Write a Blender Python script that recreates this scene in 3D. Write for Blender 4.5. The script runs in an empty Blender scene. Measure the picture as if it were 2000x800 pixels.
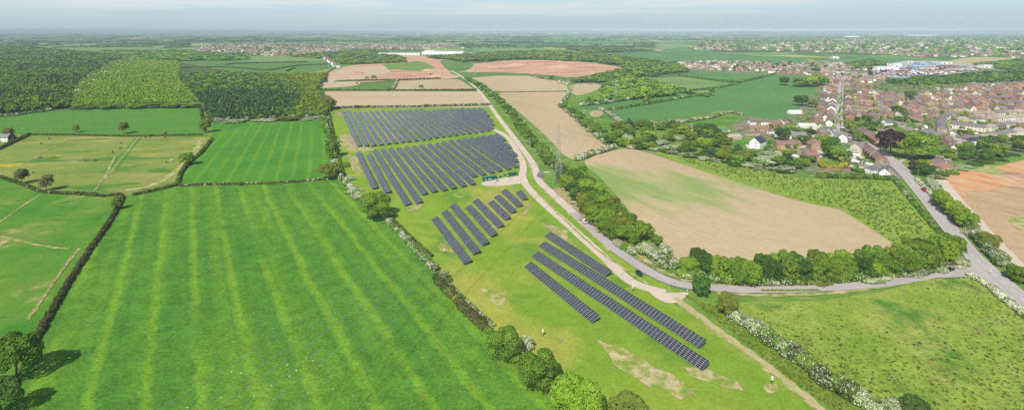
HAZE=7.5e-5
import bpy, math, random
import numpy as np
from mathutils import Vector
from mathutils.geometry import tessellate_polygon
R=math.radians
random.seed(7); rng=np.random.default_rng(7)
H=120.0; F=1000.0; HY=58.0
sc=bpy.context.scene; COL=sc.collection

# ------------------------------------------------------------------ helpers
def g(px,py,z=0.0):
    v=max(py-HY,2.0); Y=(H-z)*F/v
    return ((px-1000.0)/F*Y, Y)
def link(o,parent=None):
    COL.objects.link(o)
    if parent is not None: o.parent=parent
    return o
def tag(o,label=None,cat=None,group=None,kind=None):
    if label: o['label']=label
    if cat: o['category']=cat
    if group: o['group']=group
    if kind: o['kind']=kind
    return o
def empty(name,loc,rz=0.0,label=None,cat=None,group=None):
    o=bpy.data.objects.new(name,None); o.empty_display_size=1
    o.location=(loc[0],loc[1],loc[2] if len(loc)>2 else 0); o.rotation_euler=(0,0,rz)
    link(o); return tag(o,label,cat,group)
def mesh_np(name,verts,faces,mats,mi=None,smooth=False):
    """faces: (n,k) array"""
    me=bpy.data.meshes.new(name)
    verts=np.asarray(verts,dtype=np.float32); faces=np.asarray(faces,dtype=np.int32)
    n,k=faces.shape
    me.vertices.add(len(verts)); me.vertices.foreach_set('co',verts.ravel())
    me.loops.add(n*k); me.loops.foreach_set('vertex_index',faces.ravel())
    me.polygons.add(n); me.polygons.foreach_set('loop_start',np.arange(0,n*k,k,dtype=np.int32))
    try: me.polygons.foreach_set('loop_total',np.full(n,k,dtype=np.int32))
    except Exception: pass
    for m in mats: me.materials.append(m)
    if mi is not None: me.polygons.foreach_set('material_index',np.asarray(mi,dtype=np.int32))
    me.update(calc_edges=True); me.validate()
    return me
class MB:
    def __init__(s): s.v=[];s.f=[];s.m=[]
    def quad(s,a,b,c,d,m=0):
        i=len(s.v); s.v+= [a,b,c,d]; s.f.append((i,i+1,i+2,i+3)); s.m.append(m)
    def tri(s,a,b,c,m=0):
        i=len(s.v); s.v+=[a,b,c]; s.f.append((i,i+1,i+2)); s.m.append(m)
    def hexa(s,p,m=0):  # 8 points: bottom 0-3 ccw, top 4-7
        i=len(s.v); s.v+=list(p)
        for q in ((3,2,1,0),(4,5,6,7),(0,1,5,4),(1,2,6,5),(2,3,7,6),(3,0,4,7)):
            s.f.append(tuple(i+k for k in q)); s.m.append(m)
    def box(s,x0,x1,y0,y1,z0,z1,m=0):
        s.hexa([(x0,y0,z0),(x1,y0,z0),(x1,y1,z0),(x0,y1,z0),(x0,y0,z1),(x1,y0,z1),(x1,y1,z1),(x0,y1,z1)],m)
    def bar(s,a,b,t,m=0,t2=None,n=4):
        a=Vector(a);b=Vector(b);d=(b-a)
        if d.length<1e-6: return
        d.normalize(); u=d.orthogonal().normalized(); w=d.cross(u); t2=t if t2 is None else t2
        i=len(s.v)
        for c,r in ((a,t),(b,t2)):
            for k in range(n):
                an=2*math.pi*k/n+math.pi/4; s.v.append(tuple(c+(u*math.cos(an)+w*math.sin(an))*r))
        for k in range(n):
            k2=(k+1)%n; s.f.append((i+k,i+k2,i+n+k2,i+n+k)); s.m.append(m)
        s.f.append(tuple(i+k for k in reversed(range(n)))); s.m.append(m)
        s.f.append(tuple(i+n+k for k in range(n))); s.m.append(m)
    def prism(s,prof,y0,y1,m=0): # prof: list of (x,z) ccw seen from -y
        n=len(prof); i=len(s.v)
        s.v+=[(x,y0,z) for x,z in prof]+[(x,y1,z) for x,z in prof]
        s.f.append(tuple(i+k for k in range(n))); s.m.append(m)
        s.f.append(tuple(i+n+k for k in reversed(range(n)))); s.m.append(m)
        for k in range(n):
            k2=(k+1)%n; s.f.append((i+k2,i+k,i+n+k,i+n+k2)); s.m.append(m)
    def mesh(s,name,mats,smooth=False):
        me=bpy.data.meshes.new(name); me.from_pydata([tuple(v) for v in s.v],[],s.f)
        for m in (mats if isinstance(mats,(list,tuple)) else [mats]): me.materials.append(m)
        me.polygons.foreach_set('material_index',s.m)
        if smooth: me.polygons.foreach_set('use_smooth',[True]*len(s.f))
        me.update(); return me
    def obj(s,name,mats,parent=None,smooth=False):
        return link(bpy.data.objects.new(name,s.mesh(name,mats,smooth)),parent)
def add(name,me,parent=None,loc=(0,0,0),rot=(0,0,0),scale=None):
    o=bpy.data.objects.new(name,me); link(o,parent); o.location=loc; o.rotation_euler=rot
    if scale: o.scale=scale
    return o
ORD=['first','second','third','fourth','fifth','sixth','seventh','eighth','ninth','tenth','eleventh','twelfth']
def nth(i):
    if i<12: return ORD[i]
    n=i+1; s='th' if 10<n%100<14 else {1:'st',2:'nd',3:'rd'}.get(n%10,'th')
    return f'{n}{s}'
def spline(P,n=8,closed=False):
    P=[np.array(p,float) for p in P]; out=[]
    m=len(P)
    for i in range(m if closed else m-1):
        if closed: p0,p1,p2,p3=P[i-1],P[i],P[(i+1)%m],P[(i+2)%m]
        else: p0=P[max(i-1,0)];p1=P[i];p2=P[i+1];p3=P[min(i+2,m-1)]
        for k in range(n):
            t=k/n
            out.append(.5*((2*p1)+(-p0+p2)*t+(2*p0-5*p1+4*p2-p3)*t*t+(-p0+3*p1-3*p2+p3)*t**3))
    if not closed: out.append(P[-1])
    return [tuple(o) for o in out]
def inpoly(x,y,P):
    c=False; j=len(P)-1
    for i in range(len(P)):
        if (P[i][1]>y)!=(P[j][1]>y) and x<(P[j][0]-P[i][0])*(y-P[i][1])/(P[j][1]-P[i][1])+P[i][0]: c=not c
        j=i
    return c
def resample(W,step):
    out=[];acc=0;out.append(W[0])
    for a,b in zip(W[:-1],W[1:]):
        a=np.array(a);b=np.array(b);L=np.linalg.norm(b-a)
        if L<1e-6: continue
        d=step-acc
        while d<=L: out.append(tuple(a+(b-a)*d/L)); d+=step
        acc=(acc+L)%step
    return out

# ------------------------------------------------------------------ materials
def newmat(name):
    m=bpy.data.materials.new(name); m.use_nodes=True; nt=m.node_tree
    return m,nt,nt.nodes['Principled BSDF']
def N(nt,t,**k):
    n=nt.nodes.new(t)
    for a,b in k.items(): setattr(n,a,b)
    return n
def mth(nt,op,a,b=None,c=None):
    n=N(nt,'ShaderNodeMath',operation=op)
    for i,x in enumerate((a,b,c)):
        if x is None: continue
        if isinstance(x,(int,float)): n.inputs[i].default_value=x
        else: nt.links.new(x,n.inputs[i])
    return n.outputs[0]
def mix(nt,f,a,b,blend='MIX'):
    n=N(nt,'ShaderNodeMix',data_type='RGBA',blend_type=blend)
    for s,x in ((0,f),(6,a),(7,b)):
        if isinstance(x,(int,float)): n.inputs[s].default_value=x
        elif isinstance(x,tuple): n.inputs[s].default_value=(x+(1,))[:4]
        else: nt.links.new(x,n.inputs[s])
    return n.outputs[2]
def pos(nt): return N(nt,'ShaderNodeNewGeometry').outputs['Position']
def noise(nt,vec,scale,detail=4,rough=.55,dist=0):
    n=N(nt,'ShaderNodeTexNoise'); n.inputs['Scale'].default_value=scale; n.inputs['Detail'].default_value=detail
    n.inputs['Roughness'].default_value=rough; n.inputs['Distortion'].default_value=dist
    nt.links.new(vec,n.inputs['Vector']); return n.outputs[0]
def ramp(nt,f,stops,interp='LINEAR'):
    n=N(nt,'ShaderNodeValToRGB'); n.color_ramp.interpolation=interp
    e=n.color_ramp.elements
    while len(e)<len(stops): e.new(.5)
    for i,(p,c) in enumerate(stops):
        e[i].position=p; e[i].color=(c,c,c,1) if isinstance(c,(int,float)) else tuple(c)+(1,)
    nt.links.new(f,n.inputs[0]); return n.outputs[0]
def step(nt,x,lo,hi):
    n=N(nt,'ShaderNodeMapRange',interpolation_type='SMOOTHSTEP'); n.inputs[1].default_value=lo; n.inputs[2].default_value=hi
    nt.links.new(x,n.inputs[0]); return n.outputs[0]
def perp(nt,P,d):
    """coordinate across direction d"""
    n=N(nt,'ShaderNodeVectorMath',operation='DOT_PRODUCT'); L=math.hypot(*d)
    nt.links.new(P,n.inputs[0]); n.inputs[1].default_value=(d[1]/L,-d[0]/L,0); return n.outputs['Value']
def stretch(nt,P,d,k):
    """position squeezed along direction d by k, so that noise streaks along d"""
    n=N(nt,'ShaderNodeMapping',vector_type='TEXTURE')
    n.inputs['Rotation'].default_value=(0,0,math.atan2(d[1],d[0])); n.inputs['Scale'].default_value=(k,1,1)
    nt.links.new(P,n.inputs[0]); return n.outputs[0]
def ground(name,cols,scale=.02,streak=None,stripes=None,patches=(),specks=(),fine=.35,bump=.25,seed=0,drill=None,rough=.95,bias=None):
    """cols: base ramp; stripes: list of (dir,spacing,strength,colour,width); patches: (colour,scale,lo,hi); specks:(colour,scale,radius,clump)"""
    m,nt,b=newmat(name); P=pos(nt)
    ofs=N(nt,'ShaderNodeVectorMath',operation='ADD'); nt.links.new(P,ofs.inputs[0]); ofs.inputs[1].default_value=(seed*173.3,seed*91.7,0); P0=P; P=ofs.outputs[0]
    V=stretch(nt,P,streak[0],streak[1]) if streak else P
    c=ramp(nt,noise(nt,V,scale,6,.6),cols)
    if stripes:
        for d,sp,st,col,wd in stripes:
            q=perp(nt,P0,d)
            w=noise(nt,P0,.010,2); w2=noise(nt,P0,.09,4,.7); q=mth(nt,'ADD',q,mth(nt,'ADD',mth(nt,'MULTIPLY',mth(nt,'SUBTRACT',w,.5),sp*.5),mth(nt,'MULTIPLY',mth(nt,'SUBTRACT',w2,.5),sp*.35)))
            s=mth(nt,'SINE',mth(nt,'MULTIPLY',q,2*math.pi/sp)); s=step(nt,s,1-wd*4,1.05)
            am=step(nt,noise(nt,stretch(nt,P,d,3.5),.035,4,.65),.33,.55)
            c=mix(nt,mth(nt,'MULTIPLY',mth(nt,'MULTIPLY',s,am),st),c,col)
    if drill:
        d,sp,st=drill
        s=mth(nt,'SINE',mth(nt,'MULTIPLY',perp(nt,P0,d),2*math.pi/sp))
        c=mix(nt,mth(nt,'MULTIPLY',step(nt,s,.6,1),st),c,(0,0,0))
    for col,s,lo,hi in patches:
        q=noise(nt,V,s,5,.6,.4)
        if bias:
            bx,by,bd,ba=bias; r_=N(nt,'ShaderNodeVectorMath',operation='DISTANCE'); nt.links.new(P0,r_.inputs[0]); r_.inputs[1].default_value=(bx,by,0)
            q=mth(nt,'ADD',q,mth(nt,'MULTIPLY',mth(nt,'SUBTRACT',1.0,step(nt,r_.outputs['Value'],bd*.3,bd)),ba))
        f=step(nt,q,lo,hi); c=mix(nt,f,c,col)
    for col,s,r,cl in specks:
        v=N(nt,'ShaderNodeTexVoronoi'); v.inputs['Scale'].default_value=s; nt.links.new(P,v.inputs['Vector'])
        f=mth(nt,'LESS_THAN',v.outputs['Distance'],r)
        f=mth(nt,'MULTIPLY',f,step(nt,noise(nt,P,.02,3),cl,cl+.12)); c=mix(nt,f,c,col)
    n2=noise(nt,P,.8,6,.78); n3=noise(nt,P,.13,3,.6)
    n2c=step(nt,n2,.3,.7); n3c=step(nt,n3,.3,.7)
    br=mth(nt,'ADD',1-fine*.45,mth(nt,'ADD',mth(nt,'MULTIPLY',n2c,fine*.7),mth(nt,'MULTIPLY',n3c,fine*.3)))
    c=mix(nt,1.0,c,comb(nt,br),'MULTIPLY')
    nt.links.new(c,b.inputs['Base Color']); b.inputs['Roughness'].default_value=rough; b.inputs['Specular IOR Level'].default_value=.15
    if bump:
        bm=N(nt,'ShaderNodeBump'); bm.inputs['Strength'].default_value=bump; bm.inputs['Distance'].default_value=.5
        nt.links.new(n2,bm.inputs['Height']); nt.links.new(bm.outputs[0],b.inputs['Normal'])
    return m
def comb(nt,x):
    n=N(nt,'ShaderNodeCombineColor')
    for i in range(3): nt.links.new(x,n.inputs[i])
    return n.outputs[0]
def plain(name,col,rough=.7,var=.15,metal=0,scale=.8,spec=.3,objvar=0):
    m,nt,b=newmat(name); P=pos(nt)
    f=mth(nt,'ADD',1-var*.5,mth(nt,'MULTIPLY',noise(nt,P,scale,4,.65),var))
    c=mix(nt,1.0,col,comb(nt,f),'MULTIPLY')
    if objvar:
        oi=N(nt,'ShaderNodeObjectInfo').outputs['Random']
        hs=N(nt,'ShaderNodeHueSaturation'); nt.links.new(c,hs.inputs['Color'])
        nt.links.new(mth(nt,'ADD',1-objvar/2,mth(nt,'MULTIPLY',oi,objvar)),hs.inputs['Value']); c=hs.outputs[0]
    nt.links.new(c,b.inputs['Base Color']); b.inputs['Roughness'].default_value=rough; b.inputs['Metallic'].default_value=metal
    b.inputs['Specular IOR Level'].default_value=spec; return m
def foliage(name,c1,c2,trans=.25,hue=.03,pscale=.12):
    m,nt,b=newmat(name); P=pos(nt); geo=N(nt,'ShaderNodeNewGeometry')
    f=mth(nt,'ADD',mth(nt,'MULTIPLY',geo.outputs['Random Per Island'],.5),mth(nt,'MULTIPLY',step(nt,noise(nt,P,pscale,3),.3,.7),.5))
    c=mix(nt,f,c1,c2)
    oi=N(nt,'ShaderNodeObjectInfo').outputs['Random']
    hs=N(nt,'ShaderNodeHueSaturation'); nt.links.new(c,hs.inputs['Color'])
    nt.links.new(mth(nt,'ADD',.5-hue/2,mth(nt,'MULTIPLY',oi,hue)),hs.inputs['Hue'])
    oj=mth(nt,'FRACT',mth(nt,'MULTIPLY',oi,7.31)); nt.links.new(mth(nt,'ADD',.75,mth(nt,'MULTIPLY',oj,.5)),hs.inputs['Value'])
    c=hs.outputs[0]
    nt.links.new(c,b.inputs['Base Color']); b.inputs['Roughness'].default_value=.65; b.inputs['Specular IOR Level'].default_value=.15
    t=N(nt,'ShaderNodeBsdfTranslucent'); nt.links.new(c,t.inputs[0])
    mx=N(nt,'ShaderNodeMixShader'); mx.inputs[0].default_value=trans
    nt.links.new(b.outputs[0],mx.inputs[1]); nt.links.new(t.outputs[0],mx.inputs[2])
    nt.links.new(mx.outputs[0],nt.nodes['Material Output'].inputs['Surface']); return m
FM={
 'leaf':foliage('broadleaf foliage',(.11,.21,.02),(.23,.36,.035)),
 'bright':foliage('bright spring foliage',(.17,.285,.02),(.27,.39,.03)),
 'dark':foliage('dark foliage',(.05,.12,.02),(.11,.21,.03)),
 'conifer':foliage('conifer foliage',(.04,.085,.025),(.08,.15,.035),.1),
 'larch':foliage('young larch foliage',(.15,.29,.02),(.21,.37,.028)),
 'olive':foliage('olive foliage',(.14,.19,.025),(.24,.28,.04)),
 'purple':foliage('copper beech foliage',(.035,.018,.022),(.075,.035,.035),.1),
 'blossom':foliage('hawthorn blossom',(.42,.44,.28),(.66,.65,.52),.15,.01),
 'hedge':foliage('clipped hedge foliage',(.06,.085,.022),(.12,.14,.035)),
 'brown':foliage('winter brown hedge twigs',(.10,.085,.035),(.15,.14,.05),.1),
 'gold':foliage('golden hedge foliage',(.35,.32,.02),(.5,.45,.05)),
 'twig':foliage('bare twigs',(.11,.12,.05),(.20,.20,.08),.1)}
BARK=plain('bark',(.10,.075,.05),.9,.4)
METAL=plain('galvanised steel',(.45,.46,.46),.6,.15,.2)
WHITE=plain('white paint',(.78,.78,.76),.5,.08,objvar=.1)
GLASS=plain('dark window glass',(.03,.035,.045),.12,.1,spec=.6)
RUBBER=plain('black rubber',(.02,.02,.02),.8)
CONC=plain('pale concrete',(.52,.50,.45),.85,.25)
WOOD=plain('weathered timber',(.30,.22,.13),.85,.3)
# ------------------------------------------------------------------ foliage meshes
def cloud(lobes,leaf,dens=1.0,squash=1.0,jit=.7,cull=True,sub=None,r=None):
    """lobes: list of (x,y,z,rx,rz). Returns centres, quads (verts) of leaf clumps spread on the lobes."""
    r=r or rng
    L=np.array([l[:5] for l in lobes],float)
    area=L[:,3]*(L[:,3]+L[:,4])*2*math.pi
    n=np.maximum((area*dens/(leaf*leaf)).astype(int),3)
    idx=np.repeat(np.arange(len(L)),n); T=len(idx)
    d=r.normal(size=(T,3)); d/=np.linalg.norm(d,axis=1)[:,None]; d[:,2]=np.where(d[:,2]<-.35,-d[:,2],d[:,2])
    rad=.82+.26*r.random(T)
    S=np.stack([L[idx,3],L[idx,3],L[idx,4]],1)
    p=L[idx,:3]+d*S*rad[:,None]
    if cull and len(L)>1 and len(L)<120:
        keep=np.ones(T,bool)
        for j in range(len(L)):
            q=(p-L[j,:3])/np.array([L[j,3],L[j,3],L[j,4]]); keep&=~((np.einsum('ij,ij->i',q,q)<.62)&(idx!=j))
        p=p[keep];d=d[keep];idx=idx[keep];T=len(idx)
    nrm=d+r.normal(size=(T,3))*jit*.6; nrm/=np.linalg.norm(nrm,axis=1)[:,None]
    a=np.cross(nrm,r.normal(size=(T,3))); a/=np.linalg.norm(a,axis=1)[:,None]; b=np.cross(nrm,a)
    s=leaf*(.6+.7*r.random(T))[:,None]*.5
    e=.6+.8*r.random((T,1))
    V=np.stack([p-a*s-b*s*e,p+a*s*1.1-b*s*.7,p+a*s+b*s*e,p-a*s*.8+b*s*1.1],1)
    return V,idx
def cloud_mesh(name,V,mats,mi=None):
    T=len(V); return mesh_np(name,V.reshape(-1,3),np.arange(T*4).reshape(T,4),mats,mi)
def lobes_round(k,seed,spread=.34,lo=.32):
    r=random.Random(seed); out=[(0,0,.58,.33,.30)]
    for i in range(k):
        z=lo+(1-lo)*r.random()**.8*.86; a=r.random()*6.283; mr=math.sqrt(max(.02,1-((z-.55)/.48)**2))
        rr=spread*mr*(.75+.35*r.random()); s=.11+.09*r.random()
        out.append((rr*math.cos(a),rr*math.sin(a),min(z,.93-s*.6),s,s*.85))
    return out
def lobes_cone(seed):
    r=random.Random(seed); out=[]
    for i in range(9):
        z=.12+.82*i/9; rad=.30*(1-z)+.03
        for k in range(4 if i<5 else 2):
            a=r.random()*6.28; out.append((rad*.6*math.cos(a),rad*.6*math.sin(a),z,rad*.6,.09))
    return out
def lobes_tall(seed):
    r=random.Random(seed); return [(r.uniform(-.06,.06),r.uniform(-.06,.06),.2+.13*i,.22*(1-abs(i-1.6)/7),.13) for i in range(6)]
CROWN={}
def crown(shape,matk,lod,var):
    key=(shape,matk,lod,var)
    if key in CROWN: return CROWN[key]
    r=np.random.default_rng(hash((shape,lod,var))%99991 if False else (len(shape)*131+lod*17+var*7+3))
    leaf={0:.030,1:.055,2:.10}[lod]
    if shape=='round': L=lobes_round(34 if lod<2 else 14,var*11+1)
    elif shape=='cone': L=lobes_cone(var)
    elif shape=='tall': L=lobes_tall(var)
    elif shape=='low': L=[(x,y,z*.85-.05,a*1.1,b) for x,y,z,a,b in lobes_round(22 if lod<2 else 10,var*7+5,.38,.15)]
    V,idx=cloud(L,leaf,{0:.95,1:1.05,2:1.1}[lod] if shape!='sparse' else .4,r=r)
    if matk=='hawthorn':
        P=V.mean(1); lo=r.random(len(L))<.72
        f=(lo[idx]&(r.random(len(V))<.55)) | (r.random(len(V))<.2)
        me=cloud_mesh('hawthorn_crown',V,[FM['leaf'],FM['blossom']],f.astype(int))
    else: me=cloud_mesh(shape+'_crown',V,[FM[matk]])
    CROWN[key]=me; return me
TRUNK={}
def trunk_mesh(var,limbs=True):
    if (var,limbs) in TRUNK: return TRUNK[(var,limbs)]
    r=random.Random(var+50); b=MB()
    b.bar((0,0,-.01),(0.005,0.005,.30),.028,t2=.02,n=7); b.bar((.005,.005,.29),(.01,0,.62),.02,t2=.009,n=6)
    for i in range(7 if limbs else 3):
        a=i*2.4+r.random(); z=.26+.05*i; b.bar((0,0,z),(.3*math.cos(a),.3*math.sin(a),z+.24),.012,t2=.004,n=5)
    TRUNK[(var,limbs)]=b.mesh('trunk',[BARK]); return TRUNK[(var,limbs)]
def bare_mesh(seed):
    r=random.Random(seed); b=MB(); V=[]
    def grow(p,d,L,t,k):
        q=p+d*L; b.bar(p,q,t,t2=t*.65,n=5 if k>2 else 3)
        if k==0: V.append(q); return
        if k<4: V.append(q)
        for i in range(3):
            nd=(d*.9+Vector((r.uniform(-1,1),r.uniform(-1,1),r.uniform(-.5,.9)))*.75).normalized(); grow(q,nd,L*.78,t*.6,k-1)
    grow(Vector((0,0,0)),Vector((0,0,1)),.2,.022,5); return b.mesh('trunk',[BARK]),V
TREEN=[0]
def lodof(w,Y):
    s=w*F/Y*.512
    return 0 if s>20 else (1 if s>7.5 else 2)
PENDING=[]
def tree(x,y,w,h,kind,label,group=None,cat='tree',name=None,now=False):
    """one tree: Empty at the foot > trunk, crown"""
    if not now and kind in('leaf','bright','dark','olive') and name is None: PENDING.append((w/y,(x,y,w,h,kind,label,group))); return
    shape,mk={'leaf':('round','leaf'),'bright':('round','bright'),'dark':('round','dark'),'olive':('round','olive'),'purple':('round','purple'),
      'hawthorn':('low','hawthorn'),'conifer':('cone','conifer'),'larch':('cone','larch'),'tall':('tall','dark'),'shrub':('low','leaf'),'dshrub':('low','dark'),
      'bshrub':('low','bright'),'oshrub':('low','olive'),'gold':('low','gold'),'pshrub':('low','purple')}[kind]
    TREEN[0]+=1; k=TREEN[0]; lod=lodof(w,y); var=k%3
    nm=name or {'hawthorn':'hawthorn_tree','conifer':'conifer_tree','larch':'larch_tree','tall':'cypress_tree'}.get(kind,'shrub' if shape=='low' else 'broadleaf_tree')
    if name is None and nm=='shrub': cat='shrub'
    t=empty(nm,(x,y,0),(k*2.399)%6.283,label,cat,group)
    hs=h/.98
    c=add('crown',crown(shape,mk,lod,var),t); c.scale=(w,w,hs) if shape in('round','low') else (w*1.7,w*1.7,hs)
    if shape=='round' and lod<2 or kind in('conifer','larch') and lod<2:
        u=add('trunk',trunk_mesh(var),t); u.scale=(w*.9,w*.9,hs)
    elif lod<2:
        u=add('trunk',trunk_mesh(var,False),t); u.scale=(w*.8,w*.8,hs)
    return t
def T(px,py,wpx,hpx,kind,label,group=None,**k):
    """tree from its foot pixel and pixel size"""
    x,y=g(px,py); s=F/y
    w=wpx/s; h=hpx/s
    h=max(h-(w*.35)*(py-HY)/F,h*.7)
    return tree(x,y,w,h,kind,label,group,**k)
def belt(P,spacing,width,hrange,kinds,desc,place,group,rows=1,jit=.35,wf=(.8,1.15),maxn=999):
    """trees in a line along px polyline P; kinds: list of (kind,weight). Labels count from the left"""
    W=[g(*p) for p in spline(P,5)]; pts=[]
    for rr in range(rows):
        Q=resample(W,spacing)
        for i,(x,y) in enumerate(Q):
            j=min(i+1,len(Q)-1); k=max(i-1,0); d=np.array(Q[j])-np.array(Q[k]); d=d/(np.linalg.norm(d)+1e-9)
            off=(rr-(rows-1)/2)*width/max(rows,1)+random.uniform(-1,1)*jit*spacing*.6
            al=random.uniform(-1,1)*jit*spacing+(rr%2)*spacing*.5
            pts.append((x-d[1]*off+d[0]*al,y+d[0]*off+d[1]*al))
    pts.sort(key=lambda p:p[0]/p[1]); pts=pts[:maxn]
    for i,(x,y) in enumerate(pts):
        kd=random.choices([k for k,_ in kinds],[w for _,w in kinds])[0]
        h=random.uniform(*hrange); 
        if kd in('hawthorn','shrub','oshrub','dshrub','bshrub'): h=min(h,hrange[0]*1.05)*.8
        w=spacing*random.uniform(*wf)*1.35
        tree(x,y,w,h,kd,label_tree(kd,i,place),group)
ADJ={'leaf':'green leafy tree','bright':'bright green leafy tree','dark':'dark green leafy tree','olive':'olive green tree','purple':'purple leaved tree','hawthorn':'white blossoming hawthorn','conifer':'dark conifer','larch':'bright green young larch','tall':'narrow dark cypress','shrub':'green shrub','dshrub':'dark green shrub','bshrub':'bright green shrub','oshrub':'olive green shrub','gold':'golden yellow shrub','pshrub':'dark purple shrub'}
def label_tree(kd,i,place): return f'{ADJ[kd]}, {nth(i)} from left {place}'
def scatter(poly,spacing,n=None,hrange=(8,12),kinds=(('leaf',1),),place='',group=None,wf=(.9,1.3)):
    """individual trees inside px polygon, Poisson spaced"""
    W=[g(*p) for p in poly]; xs=[p[0] for p in W]; ys=[p[1] for p in W]; pts=[]; tries=0
    while tries<6000 and (n is None or len(pts)<n):
        tries+=1; x=random.uniform(min(xs),max(xs)); y=random.uniform(min(ys),max(ys))
        if not inpoly(x,y,W) or any((x-a)**2+(y-b)**2<spacing**2 for a,b in pts): continue
        pts.append((x,y))
    pts.sort(key=lambda p:p[0]/p[1])
    for i,(x,y) in enumerate(pts):
        kd=random.choices([k for k,_ in kinds],[w for _,w in kinds])[0]; h=random.uniform(*hrange)
        w=spacing*random.uniform(*wf)
        if kd in('shrub','oshrub','dshrub','bshrub','hawthorn'): h*=.7
        tree(x,y,w,h,kd,label_tree(kd,i,place),group)
    return pts
# masses of trees nobody could count: one merged object
def tmpl(kind,r,q):
    if kind=='cone': L=[(0,0,.30,.42,.22),(0,0,.55,.28,.2),(0,0,.82,.14,.16)]
    elif kind=='larch': L=[(0,0,.35,.40,.28),(0,0,.7,.24,.26)]
    else:
        L=[(0,0,.5,.40,.36)]+[(.28*math.cos(a),.28*math.sin(a),r.uniform(.45,.78),.2,.17) for a in (0.3,2.2,4.1)]
    V,_=cloud(L,q,1.0,r=rng,jit=.8); return V
def wood(name,poly,kind,mats,probs,hrange,label,front=0,frontkinds=None,place='',group=None,k=145.0,smin=5.8,clear=(),noise_mix=True):
    """stuff wood within px polygon; the FRONT nearest trees are made individually"""
    W=[g(*p) for p in poly]; xs=[p[0] for p in W]; ys=[p[1] for p in W]
    y=min(ys); pts=[]
    while y<max(ys):
        sp=max(smin,y/k); x=min(xs)-sp*random.random()
        while x<max(xs):
            a=x+random.uniform(-.42,.42)*sp; b=y+random.uniform(-.42,.42)*sp
            if inpoly(a,b,W) and abs(a)<1.12*b: pts.append((a,b,sp))
            x+=sp
        y+=sp*.9
    random.shuffle(pts); 
    if front:
        pts.sort(key=lambda p:p[1]); fr=pts[:front]; pts=pts[front:]
        fr.sort(key=lambda p:p[0]/p[1])
        for i,(a,b,sp) in enumerate(fr):
            kd=random.choices([q for q,_ in frontkinds],[w for _,w in frontkinds])[0]
            h=random.uniform(*hrange); tree(a,b,sp*random.uniform(1.1,1.5),h,kd,label_tree(kd,i,place),group)
    if not pts: return
    r=random.Random(3); TM=[tmpl(kind,r,.22) for _ in range(4)]+[tmpl(kind,r,.3) for _ in range(3)]
    V=[];MI=[]
    for a,b,sp in pts:
        far=b>1500; tv=TM[random.randrange(4,7) if far else random.randrange(4)]
        an=random.random()*6.28; ca,sa=math.cos(an),math.sin(an); w=sp*random.uniform(1.15,1.6); h=random.uniform(*hrange)
        x=tv[...,0]*ca-tv[...,1]*sa; yy=tv[...,0]*sa+tv[...,1]*ca
        V.append(np.stack([x*w+a,yy*w+b,tv[...,2]*h],-1))
        q=math.sin(a*.013+1.3)+math.sin(b*.017)+math.sin((a+b)*.007) if noise_mix else 0
        pr=list(probs)
        if noise_mix and len(pr)>1: pr[0]*=max(.1,1+q*.8); pr[1]*=max(.1,1-q*.6)
        MI+= [random.choices(range(len(mats)),pr)[0]]*len(tv)
    o=add(name,cloud_mesh(name,np.concatenate(V),[FM[m] for m in mats],MI)); tag(o,label,'woodland',kind='stuff'); return o
def hedge(P,w,h,label,mats=('hedge','leaf','blossom'),probs=(.6,.35,.05),bl=0.0,name='hedge',cat='hedge',group=None,rough=.25,step=None,dens=1.0,soft=True):
    """a hedge: leaf clumps on lobes along the polyline, one mesh"""
    W=[g(*p) for p in (spline(P,6) if soft and len(P)>2 else P)]
    st=step or w*.55; Q=resample(W,st)
    L=[];D=[]
    for i,(x,y) in enumerate(Q):
        j=min(i+1,len(Q)-1); k=max(i-1,0); d=np.array(Q[j])-np.array(Q[k]); d=d/(np.linalg.norm(d)+1e-9); o=random.uniform(-1,1)*rough*w*.5
        hh=h*random.uniform(1-rough,1+rough*.6); ww=w*.5*random.uniform(1-rough*.5,1+rough)
        L.append((x-d[1]*o,y+d[0]*o,hh*.45,ww,hh*.58)); D.append(y)
    Dm=float(np.median(D)); leaf=max(.36,Dm*.0017)
    V,idx=cloud(L,leaf,1.15*dens,cull=False)
    V[...,2]=np.maximum(V[...,2],.02)
    pr=np.array(probs,float); pr/=pr.sum()
    lm=rng.choice(len(mats),size=len(L),p=pr); mi=lm[idx]
    fl=rng.random(len(V))<.22; mi=np.where(fl,rng.choice(len(mats),size=len(V),p=pr),mi)
    if bl>0 and 'blossom' in mats:
        b=mats.index('blossom'); t=np.arange(len(L)); ph=(np.sin(t*.9)+np.sin(t*.37+1)+rng.normal(size=len(L))*.6)
        th=np.quantile(ph,1-bl); lb=ph>=th; mi=np.where(rng.random(len(V))<np.where(lb[idx],.55,.12),b,mi)
    o=add(name,cloud_mesh(name,V,[FM[m] for m in mats],mi)); tag(o,label,cat,group); return o

def flush_trees(nmax=300):
    PENDING.sort(key=lambda p:-p[0])
    for _,a in PENDING[:nmax]: tree(*a,now=True)
    rest=PENDING[nmax:]
    if not rest: return
    TM=[tmpl('round',random,.14) for _ in range(4)]; V=[];MI=[]; mk=['leaf','bright','dark','olive']
    for i,(_,(x,y,w,h,k,l,gp)) in enumerate(rest):
        t=TM[i%4]; V.append(np.stack([t[...,0]*w*1.1+x,t[...,1]*w*1.1+y,t[...,2]*h],-1)); MI+=[mk.index(k)]*len(t)
    tag(add('small_trees',cloud_mesh('small_trees',np.concatenate(V),[FM[m] for m in mk],MI)),'countless smaller trees filling out belts, copses and gardens','trees',kind='stuff')
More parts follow.
